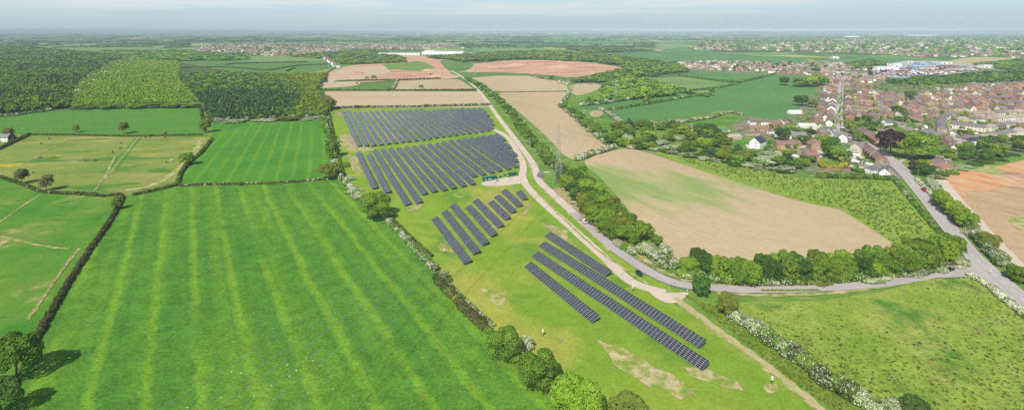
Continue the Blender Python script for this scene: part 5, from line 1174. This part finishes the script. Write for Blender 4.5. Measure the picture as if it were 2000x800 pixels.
street([(1872,279),(1900,279),(1922,276),(1948,271),(1975,265),(2000,262)],6,'semi',['cream','cream','white'],['pale','grey'],'semi','from the left in the front pale row','pale semis')
street([(1840,262),(1838,250),(1840,240),(1850,231),(1864,226)],8,'semi',['cream','buff'],['grey'],'terrace','round the grey roofed crescent','crescent terrace')
house(*g(1893,254),-.9,'row','cream','grey','long dark slated terrace between crescent road and pale semis',None,1)
house(*g(1812,266),.1,'semi','orange','grey','orange brick semi with white band at the crescent foot',None,1); house(*g(1834,270),.5,'semi','red','grey','red brick semi at the crescent corner')
house(*g(1904,283),.1,'semi','white','navy','white house with navy roof in the front pale row')
street([(1682,262),(1692,268),(1702,274),(1712,281),(1722,288)],9,'terr',['red','orange'],['brown','grey','redtile'],'terrace','down the row above the copper beech','terrace above the copper beech')
street([(1690,296),(1700,304),(1710,312),(1722,322)],6,'terr',['red','buff','red'],['brown','pale','brown'],'terrace','down the row on the left of the main road','terrace left of the main road')
house(*g(1718,333),.9,'cott','stone','pale','brown stone cottage gable end on to the main road'); house(*g(1737,344),1.0,'cott','stone','grey','stone chapel like house, lowest one on the main road',None,1.05); house(*g(1727,345),1.0,'cott','white','grey','white rear wing house beside the stone chapel')
house(*g(1707,340),.2,'det3','white','grey','small white house at the bottom end of the back gardens'); house(*g(1680,297),.5,'big','cream','grey','tall cream house with many windows above the yards'); house(*g(1646,276),1.0,'cott','white','pale','bright white gabled house at the street bend',None,1.1); house(*g(1638,272),.0,'cott','white','grey','white low wing behind the white gabled house')
house(*g(1615,264),1.2,'cott','mint','grey','pale green gabled house at the street bend',None,1.1); house(*g(1608,266),0.1,'cott','red','grey','brick house left of the pale green gable'); house(*g(1610,235),1.2,'cott','white','brown','white gabled house on the left of the street'); house(*g(1596,238),.1,'cott','red','brown','brick cottage left of the white gabled house')
house(*g(1480,287),.75,'cott','white','navy','modern white house with navy roof on the left meadow',None,1.35); house(*g(1538,287),.05,'barn','orange','redtile','long brick barn with brown roof left of the dry lawn',None,1.05); house(*g(1550,270),.05,'barn','white','grey','long grey roofed barn with white gable',None,1.1)
house(*g(1590,292),1.5,'det','orange','redtile','large brick house with dormers beside the driveway',None,1.2); house(*g(1583,312),.1,'cott','orange','redtile','low brick wing below the large driveway house'); house(*g(1523,268),.2,'det3','white','grey','small white gabled bungalow among the brick barns',None,.9); house(*g(1507,262),.1,'det3','white','brown','white end gable with two windows by the barns',None,.9)
house(*g(1480,255),.05,'barn','orange','redtile','low red barn, long one facing the garden',None,1); house(*g(1450,250),.3,'barn','orange','brown','brick stable wing at the left end of the barns',None,.8); house(*g(1482,243),.05,'barn','white','brown','barn with solar roof at the field edge',None,1.05); house(*g(1514,247),.75,'barn','orange','redtile','slanting brick barn running to the field corner',None,1.1); house(*g(1530,240),.8,'barn','white','brown','brown roofed barn at the field corner',None,.9)
house(*g(1470,264),.1,'barn','buff','brown','low outbuilding in front of the red barn',None,.7); house(*g(1427,272),.1,'barn','buff','pale','long pale outbuilding at the meadow edge',None,.9); house(*g(1552,222),.1,'barn','white','sheet','white sheet roofed shed by the dark clump',None,.8); house(*g(1575,250),.05,'barn','cream','sheet','long white shed in the yard left of the street',None,.9)
house(*g(1828,322),.5,'bung','white','brown','brown roofed bungalow near the big green trees',None,1.1); house(*g(1842,330),.2,'bung','orange','redtile','red roofed bungalow above the orange earth',None,1.0); house(*g(1865,300),-.6,'barn','buff','grey','grey shed roof among trees below the pale houses',None,.6)
house(*g(1722,266),.6,'det3','white','grey','white gabled house left of the garden lawn'); house(*g(1738,262),.5,'det','orange','brown','orange gabled house by the dark hedge'); house(*g(1755,246),.2,'bung','buff','grey','grey hipped bungalow in the middle of the village'); house(*g(1733,246),.3,'cott','white','grey','white and grey cottage above the terrace'); house(*g(1790,236),.3,'det','orange','redtile','big orange house with red roof by the crescent',None,1.15); house(*g(1772,262),.1,'cott','buff','grey','buff cottage beside the garden lawn'); house(*g(1852,284),.1,'det','red','brown','red brick house left of the front pale row'); house(*g(1820,283),.2,'det','red','redtile','red house with pointed gable right of the big green tree')
house(*g(657,132),.5,'cott','white','grey','small white house at the bend by the quarry',None,1.6); house(*g(7,276),.2,'cott','white','grey','white cottage at the left edge beside the purple tree',None,1.0)
for i in range(11): house(*g(632+i*2.1,113+i*1.5),1.0,'det2',random.choice(['red','white']),random.choice(['brown','redtile']),f'small roadside house, {nth(i)} down the far lane left of the quarry','houses of the far lane',1.2)
for i,(a,b_) in enumerate([(224,121),(232,120),(240,122),(250,120),(262,119),(243,118)]): house(*g(a,b_),.3*i,'barn',random.choice(['stone','buff','white']),random.choice(['grey','pale']),f'farm building, {nth(i)} from the left behind the bright plantation','farm buildings',1.0)
shp=[(1590,255),(1597,258),(1600,250),(1583,262),(1668,300),(1673,308),(1665,314),(1680,312),(1690,320),(1672,322),(1684,330),(1695,334),(1700,328),(1665,330),(1800,255),(1808,250),(1795,248),(1830,252),(1788,258),(1765,250),(1748,254),(1815,274),(1825,276),(1800,278),(1860,262),(1905,262),(1860,290),(1880,290),(1548,307),(1560,300),(1556,312),(1835,312),(1850,318),(1760,270),(1780,270)]
shp.sort()
for i,(a,b_) in enumerate(shp):
    wl=random.choice(['stone','cream','white']); house(*g(a,b_),random.random()*3,'shed',wl,random.choice(['grey','sheet','pale']),f'small garden shed, {nth(i)} from the left among the village gardens','garden sheds',random.uniform(1,1.5))
# garden walls
def gwall(P,h,mat,label,name='garden_wall',w_=.3):
    W=[g(*p) for p in P]; m=MB()
    for a,b in zip(W[:-1],W[1:]):
        d=Vector((b[0]-a[0],b[1]-a[1],0)).normalized(); n=Vector((-d.y,d.x,0))*w_/2; a=Vector((*a,0.1));b=Vector((*b,0.1)); u=Vector((0,0,h))
        m.hexa([a-n,b-n,b+n,a+n,a-n+u,b-n+u,b+n+u,a+n+u]); m.hexa([a-n*1.3+u,b-n*1.3+u,b+n*1.3+u,a+n*1.3+u,a-n*1.3+u*1.06,b-n*1.3+u*1.06,b+n*1.3+u*1.06,a+n*1.3+u*1.06])
    tag(m.obj(name,[mat]),label,'wall' if 'wall' in name else 'fence')
RB=WALLS['red']
gwall([(1608,332),(1640,333),(1675,332),(1712,333)],1.6,RB,'long red brick wall below the golden hedge'); gwall([(1740,262),(1775,258)],1.8,WALLS['orange'],'orange brick garden wall above the copper beech'); gwall([(1660,322),(1700,322)],1.6,WALLS['buff'],'buff wall across the back yards')
gwall([(1585,266),(1620,264)],1.4,WALLS['buff'],'pale wall behind the car park'); gwall([(1566,290),(1568,312)],1.8,WALLS['stone'],'stone wall left of the large driveway house'); gwall([(1455,292),(1470,296),(1490,290)],.8,CONC,'low white wall round the modern house patio'); gwall([(1800,248),(1828,247)],1.8,WALLS['orange'],'brick garden wall left of the crescent')
gwall([(1408,252),(1418,254)],2.0,plain('green tarpaulin',(.03,.45,.25),.6,.1),'bright green screen at the small meadow edge','garden_fence')
for i,(P) in enumerate([[(1735,270),(1760,268)],[(1700,252),(1722,256)],[(1690,240),(1715,242)],[(1680,225),(1705,227)],[(1745,276),(1770,274)],[(1780,262),(1800,262)],[(1790,290),(1812,296)],[(1560,262),(1585,262)]]): gwall(P,1.7,WOOD,f'wooden garden fence, {nth(i)} of those behind the terraces','garden_fence',.12)
# village roads
ribbon('road',[(1876,290),(1868,272),(1862,256),(1858,243),(1872,234),(1940,232),(2010,229)],8,A_road,9); ribbon('road',[(1868,273),(1930,266),(2010,254)],5,A_road,8); ribbon('road',[(1768,188),(1762,196),(1770,203),(1785,206)],9,A_road,9)
ribbon('road',[(1830,170),(1838,180),(1842,190)],8,A_road,9); ribbon('road',[(1700,191),(1800,191),(1900,192),(2010,190)],6,A_road,8); ribbon('road',[(1700,212),(1800,211),(1900,213),(2010,212)],6,A_road,8); ribbon('road',[(1915,196),(1925,204),(1930,212)],9,A_road,9)
ribbon('road',[(1560,240),(1598,246),(1625,248)],5,A_road,8); ribbon('road',[(1700,288),(1660,292),(1640,300)],4,A_road,8); ribbon('road',[(1746,322),(1780,305),(1800,290)],3.5,A_road,8)
# parked and moving cars
cc=['silver','black','white','grey','blue','red','silver','black','white']
CW={'silver':'silver','black':'black','white':'white','grey':'grey','blue':'dark blue','red':'red'}
Wm=[g(*p) for p in spline(R_main,8)]; Q=resample(Wm,13)
def side_cars(off,keep,place,n0):
    k=0
    for i,(x,y) in enumerate(Q[:-1]):
        if y<560 or y>1250 or random.random()>keep: continue
        d=Vector((Q[i+1][0]-x,Q[i+1][1]-y)).normalized(); c_=random.choice(cc); x2,y2=x-d.y*off,y+d.x*off
        car(0,0,math.atan2(d.y,d.x)+(math.pi if off>0 else 0),c_,f'{CW[c_]} car, {nth(k)} from far end, {place}','cars in the village street',full=y<900,xy=(x2,y2),z=.43,sc_=1.08); k+=1
side_cars(3.4,.75,'right kerb of village street',0); side_cars(-3.4,.75,'left kerb of village street',0)
for i,(a,b_,rz) in enumerate([(1594,268,1.5),(1600,269,1.5),(1606,268,1.6),(1612,268,1.5),(1598,275,1.4),(1606,276,1.4),(1612,275,1.4)]): c_=cc[i]; car(a,b_,rz,c_,f'{CW[c_]} car, {nth(i)} in the car park beside the white gabled house','cars in the car park',z=.33)
for i,(a,b_,rz) in enumerate([(1866,236,0.2),(1862,250,1.4),(1873,264,1.3),(1879,240,.1),(1900,234,.1),(1930,233,.1),(1960,231,0),(1920,205,1.2),(1926,207,1.2),(1770,196,1),(1775,204,.2),(1838,184,1.3),(1880,192,0),(1950,191,0),(1820,211,0),(1745,212,0),(1860,213,0),(1905,213,0),(1975,213,.1),(1930,199,.9),(1935,203,.9),(1912,200,.9)]):
    c_=random.choice(cc); car(a,b_,rz,c_,f'{CW[c_]} car, {nth(i)} of those standing about the estate roads','cars on the estate roads',full=b_>225,z=.33)
car(1752,349,.2,'silver','silver car at the gate left of the main road junction with the terrace',z=.2); car(1728,311,-.9,'red','red car parked on the main road by the copper beech shade',z=.43); car(1735,318,-.9,'silver','silver car parked below the red one on the main road',z=.43); car(1655,273,2.2,'red','red car at the street bend under the yellowish tree',z=.43)
# village trees: front ones individually, the rest as mass
scatter([(1668,250),(1700,255),(1800,275),(1790,240),(1700,225),(1670,228)],13,16,(4,7),(('leaf',3),('dark',2),('bright',1),('oshrub',1)),'in the gardens above the copper beech','garden trees in the middle of the village')
scatter([(1590,260),(1560,255),(1560,285),(1600,290),(1630,300),(1600,262)],13,8,(4,7),(('leaf',2),('dark',2),('shrub',2)),'in the gardens left of the street bend','garden trees left of the bend')
scatter([(1870,245),(2000,240),(2000,258),(1880,266)],12,12,(4,6),(('leaf',2),('dark',2),('hawthorn',1),('shrub',1)),'between the rows of pale semis','garden trees among the semis')
scatter([(1660,300),(1700,310),(1720,340),(1660,340)],11,9,(3,5),(('leaf',2),('shrub',3),('dshrub',2)),'in the back yards left of the main road','yard shrubs')
scatter([(1795,312),(1850,300),(1862,312),(1800,330)],10,10,(4,6),(('leaf',2),('shrub',3),('dark',2),('gold',1)),'around the two bungalows','bungalow garden shrubs')
T(1778,197,20,20,'dark','dark green tree cluster at the left of the estate'); T(1762,230,18,18,'leaf','green tree in the middle of the estate front row'); T(1706,230,18,16,'leaf','green tree at the left end of the estate'); T(1655,190,14,18,'bright','bright green tree on the right of the upper street'); T(1752,224,22,18,'dark','dark tree clump in the middle of the estate')
def townwood(name,poly,n,label,size=(5,9)):
    W=[g(*p) for p in poly]; xs=[p[0] for p in W]; ys=[p[1] for p in W]; TM=[tmpl('round',random,.26) for _ in range(4)]; V=[];MI=[];c=0
    while c<n:
        x=random.uniform(min(xs),max(xs));y=random.uniform(min(ys),max(ys))
        if not inpoly(x,y,W) : continue
        c+=1;t=TM[c%4]; w_=random.uniform(*size); h=w_*random.uniform(.8,1.1); V.append(np.stack([t[...,0]*w_+x,t[...,1]*w_+y,t[...,2]*h],-1)); MI+=[random.randrange(3)]*len(t)
    o=add(name,cloud_mesh(name,np.concatenate(V),[FM['leaf'],FM['dark'],FM['bright']],MI)); tag(o,label,'garden greenery',kind='stuff')
townwood('garden_greenery',[(1440,240),(1560,235),(1600,200),(1700,165),(2010,165),(2010,262),(1870,275),(1820,290),(1740,262),(1680,255),(1620,300),(1500,312)],1100,'countless small garden bushes and trees among the village houses',(2.5,6))
townwood('garden_greenery',[(1322,124),(1560,124),(1700,134),(1700,160),(1600,150),(1400,138)],150,'small trees among the far row of village houses',(7,13))
# towns in the distance
def town(poly,n,label,s=1.0,yaw=.4):
    W=[g(*p) for p in poly]; xs=[p[0] for p in W]; ys=[p[1] for p in W]; m=MB(); c=0; tr=0
    wl=['orange','red','red','buff','cream','white']; rf=['brown','brown','grey','redtile','pale']
    mats=[WALLS[a] for a in wl]+[ROOFS[a] for a in rf]
    while c<n and tr<n*20:
        tr+=1; x=random.uniform(min(xs),max(xs));y=random.uniform(min(ys),max(ys))
        # streets: snap to bands
        q=round((x*.35+y)/34)*34; y2=q-x*.35+random.uniform(-4,4)
        if not inpoly(x,y2,W): continue
        y=y2; c+=1; a=yaw*random.choice([-1,.2,1,1])+random.uniform(-.2,.2); w_=random.uniform(7,14)*s/2; d=random.uniform(7,9)*s/2; e=5.2*random.uniform(.8,1.1)*s; r=2.8*s
        ca,sa=math.cos(a),math.sin(a); f=lambda u,v,z:(x+u*ca-v*sa,y+u*sa+v*ca,z+.2)
        A=random.randrange(len(wl)); Bm=len(wl)+random.randrange(len(rf))
        m.quad(f(-w_,-d,0),f(w_,-d,0),f(w_,-d,e),f(-w_,-d,e),A); m.quad(f(w_,-d,0),f(w_,d,0),f(w_,d,e),f(w_,-d,e),A); m.quad(f(-w_,d,0),f(-w_,-d,0),f(-w_,-d,e),f(-w_,d,e),A)
        m.tri(f(w_,-d,e),f(w_,d,e),f(w_,0,e+r),A); m.tri(f(-w_,d,e),f(-w_,-d,e),f(-w_,0,e+r),A); m.quad(f(w_,d,0),f(-w_,d,0),f(-w_,d,e),f(w_,d,e),A)
        o=.4; m.quad(f(-w_-.3,-d-o,e-.3),f(w_+.3,-d-o,e-.3),f(w_+.3,0,e+r+.15),f(-w_-.3,0,e+r+.15),Bm); m.quad(f(w_+.3,d+o,e-.3),f(-w_-.3,d+o,e-.3),f(-w_-.3,0,e+r+.15),f(w_+.3,0,e+r+.15),Bm)
    ob=m.obj('distant_houses',mats); tag(ob,label,'houses',kind='stuff')
town([(372,104),(400,90),(480,85),(560,86),(650,90),(655,100),(560,110),(450,108)],1000,'dense far town of red and white houses left of centre',1.15)
town([(640,100),(650,90),(720,87),(880,88),(905,95),(760,98)],380,'far rows of houses behind the factory',1.2)
town([(1340,96),(1360,84),(1430,82),(1440,100)],200,'far houses at the left end of the right hand town',1.25); town([(1440,97),(1500,86),(1600,79),(1780,72),(1990,78),(2100,90),(1990,108),(1900,100),(1800,108),(1700,104),(1560,102)],2000,'wide far town spread across the right horizon',1.35)
town([(1322,124),(1400,121),(1560,125),(1600,121),(1640,126),(1700,131),(1695,150),(1655,153),(1600,148),(1520,144),(1400,137),(1330,137)],430,'long far row of village houses behind the crop fields',1.0)
town([(1600,150),(1648,152),(1730,150),(1720,160),(1660,160),(1610,162)],70,'houses at the far end of the village street',1.0); town([(1560,100),(1700,105),(1800,112),(1900,112),(1980,106),(1950,98),(1700,100)],420,'far houses scattered before the right hand town',1.25); town([(1940,105),(2000,98),(2100,100),(2100,112),(1960,114)],90,'far houses at the right edge above the wood',1.2)
townwood('town_trees',[(372,104),(400,90),(480,85),(650,90),(655,100),(560,110),(450,108)],260,'trees among the roofs of the far town left of centre',(10,18))
townwood('town_trees',[(1340,98),(1360,84),(1600,79),(1780,72),(2100,76),(2100,108),(1900,112),(1700,106),(1560,102)],1500,'tree belts breaking up the far town on the right',(14,28))
# large buildings
def hall(px,py,wpx,d,h,wall,roof,label,rz=0,pitch=1.5,group='large sheds'):
    x,y=g(px,py); w_=wpx*y/1000; t=empty('warehouse',(x,y,.2),rz,label,'warehouse',group)
    m=MB(); i=0; m.v+=[(-w_/2,0,0),(w_/2,0,0),(w_/2,0,h),(-w_/2,0,h),(-w_/2,d,0),(w_/2,d,0),(w_/2,d,h),(-w_/2,d,h),(-w_/2,d/2,h+pitch-.1),(w_/2,d/2,h+pitch-.1)]
    for f_ in ((0,1,2,3),(5,4,7,6),(1,5,6,9,2),(4,0,3,8,7)): m.f.append(f_); m.m.append(0)
    m.obj('wall',[WALLS[wall]],t); m=MB()
    m.quad((-w_/2-.5,-.5,h-.05),(w_/2+.5,-.5,h-.05),(w_/2+.5,d/2,h+pitch),(-w_/2-.5,d/2,h+pitch)); m.quad((w_/2+.5,d+.5,h-.05),(-w_/2-.5,d+.5,h-.05),(-w_/2-.5,d/2,h+pitch),(w_/2+.5,d/2,h+pitch)); m.obj('roof',[ROOFS[roof]],t)
    for k in range(max(1,int(w_/18))): m=MB(); xx=-w_/2+9+k*18; m.box(xx-2.2,xx+2.2,-.12,.02,0,min(4.2,h*.7)); m.obj('loading_door',[GLASS],t)
hall(864,107,82,60,13,'white','sheet','long white factory hall behind the quarry',-.1,3); hall(778,108,84,40,8,'white','sheet','low cream works building left of the white factory',-.05,2); hall(838,103,18,30,11,'cream','sheet','taller pale block at the left end of the white factory'); hall(925,106,20,25,7,'white','grey','small grey works shed right of the white factory')
hall(750,110,34,18,4,'cream','pale','low pale brick stacks shed at the left of the works')
for i,(a,b_,w_,d,h,wl,rf,l) in enumerate([(1735,137,44,40,8,'white','sheet','wide white warehouse at the left of the industrial estate'),(1754,130,16,30,9,'white','sheet','tall white block behind the wide white warehouse'),(1806,128,18,30,8,'steel','blue','pale blue roofed shed, left of two'),(1830,127,16,30,8,'steel','sheet','white roofed shed behind the blue ones'),(1797,134,20,30,6,'steel','blue','low blue shed in the middle of the industrial estate'),(1822,136,24,30,6,'cream','pale','pale shed in the middle of the industrial estate'),(1860,133,26,30,6,'red','brown','brown roofed works shed on the right'),(1850,125,22,25,5,'white','sheet','low white shed at the back of the estate'),(1933,133,24,24,8,'white','sheet','white open fronted shed at the right end of the yards'),(1890,137,26,22,5,'cream','pale','pale low shed in front of the right yards'),(1772,143,18,24,6,'red','redtile','red roofed works house in front of the yards'),(1795,144,20,20,5,'white','blue','small blue roofed shed at the front of the yards'),(1840,142,26,20,5,'buff','pale','long buff shed at the front of the yards'),(1780,124,14,24,7,'cream','blue','far blue shed at the back left of the estate')]):
    hall(a,b_,w_,d,h,wl,rf,l,.08,1.5,'sheds of the industrial estate')
hall(1303,61.2,34,200,26,'white','sheet','very far white warehouse on the horizon',0,5); hall(1667,72.5,26,120,14,'white','sheet','far white warehouse in the right hand town',0,4); hall(1805,70,60,150,14,'white','sheet','long far white warehouse at the right horizon',0,4); hall(1855,82,14,60,14,'white','sheet','far white hall in the right hand town',0,4); hall(1633,115,12,25,8,'white','sheet','single white shed before the crop fields',0,2)
hall(470,101,10,30,9,'white','sheet','pale hall in the dense far town'); 
# parked lorries, caravans and scrap in the yards
def clutter(poly,n,label):
    W=[g(*p) for p in poly]; xs=[p[0] for p in W]; ys=[p[1] for p in W]; m=MB(); c=0
    mats=[paint(k) for k in ('white','silver','blue','red','grey','black')]+[ROOFS['redtile']]
    while c<n:
        x=random.uniform(min(xs),max(xs));y=random.uniform(min(ys),max(ys))
        if not inpoly(x,y,W): continue
        c+=1; a=random.choice([.1,1.6])+random.uniform(-.2,.2); L=random.choice([4.5,4.5,8,12]); w_=2 if L<5 else 2.5; h=1.5 if L<5 else 3; ca,sa=math.cos(a)*L/2,math.sin(a)*L/2; u=Vector((ca,sa,0)); v=Vector((-sa,ca,0))*(w_/L); o=Vector((x,y,.25)); k=random.randrange(7); z=Vector((0,0,h))
        m.hexa([o-u-v,o+u-v,o+u+v,o-u+v,o-u*.9-v*.9+z,o+u*.8-v*.9+z,o+u*.8+v*.9+z,o-u*.9+v*.9+z],k)
    tag(m.obj('parked_vehicles',mats),label,'vehicles',kind='stuff')
clutter([(1700,141),(1760,135),(1850,128),(1925,134),(1900,141),(1800,150),(1720,149)],420,'countless parked vehicles and containers in the industrial yards')
# quarry machines and heaps
for i,(a,b_,w_,h_) in enumerate([(700,144,26,5),(800,148,40,5),(850,150,34,4),(835,138,24,4),(670,152,24,3),(1010,128,46,6),(1090,132,60,6),(1150,138,40,5),(960,132,30,5)]):
    x,y=g(a,b_); L=w_*y/1000; r=random.Random(i); m=MB(); n=18; ring=[]
    for k in range(n): t_=6.283*k/n; ring.append((math.cos(t_)*L/2*r.uniform(.85,1.1),math.sin(t_)*L*.35*r.uniform(.8,1.1)))
    top=[(p[0]*.45+r.uniform(-2,2),p[1]*.4,h_*r.uniform(.75,1.1)) for p in ring]
    for k in range(n):
        j=(k+1)%n; m.quad((*ring[k],0),(*ring[j],0),top[j],top[k]); m.tri(top[k],top[j],(0,0,h_))
    o=m.obj('earth_heap',[G_red]); o.location=(x,y,.2); tag(o,f'low heap of red earth, {nth(i)} listed from the left part of the quarry' if False else f'low heap of quarry earth {["beside the left bank","in front of the green mound","at the right of the green mound","above the green mound end","at the far left of the quarry","left on the long red scar","in the middle of the long scar","right on the long red scar","at the left start of the long scar"][i]}','earth heap',kind='structure')
def digger(px,py,col,label):
    x,y=g(px,py); t=empty('excavator',(x,y,.3),.5,label,'excavator'); C_=plain(label[:12],col,.5,.1)
    for s in (-1,1): m=MB(); m.box(-2.2,2.2,s*1.4-.35,s*1.4+.35,0,.9); m.obj('track',[RUBBER],t)
    m=MB(); m.box(-2,1.6,-1.5,1.5,1,2.6); m.obj('body',[C_],t); m=MB(); m.box(.3,1.9,-1.5,-.2,2.6,4); m.obj('cab',[GLASS],t)
    m=MB(); m.bar((1.5,.4,2.2),(5.5,.4,5.8),.35); m.bar((5.5,.4,5.8),(8.2,.4,2.5),.3); m.box(7.6,9,-.3,1.1,1.4,2.6); m.obj('boom',[C_],t)
digger(697,163.5,(.03,.06,.3),'blue machine on the ground left below the quarry'); digger(841,146,(.03,.03,.04),'dark machine working at the edge of the quarry'); digger(652,162.5,(.5,.5,.5),'pale grey machine at the left end of the quarry')

flush_trees(300)
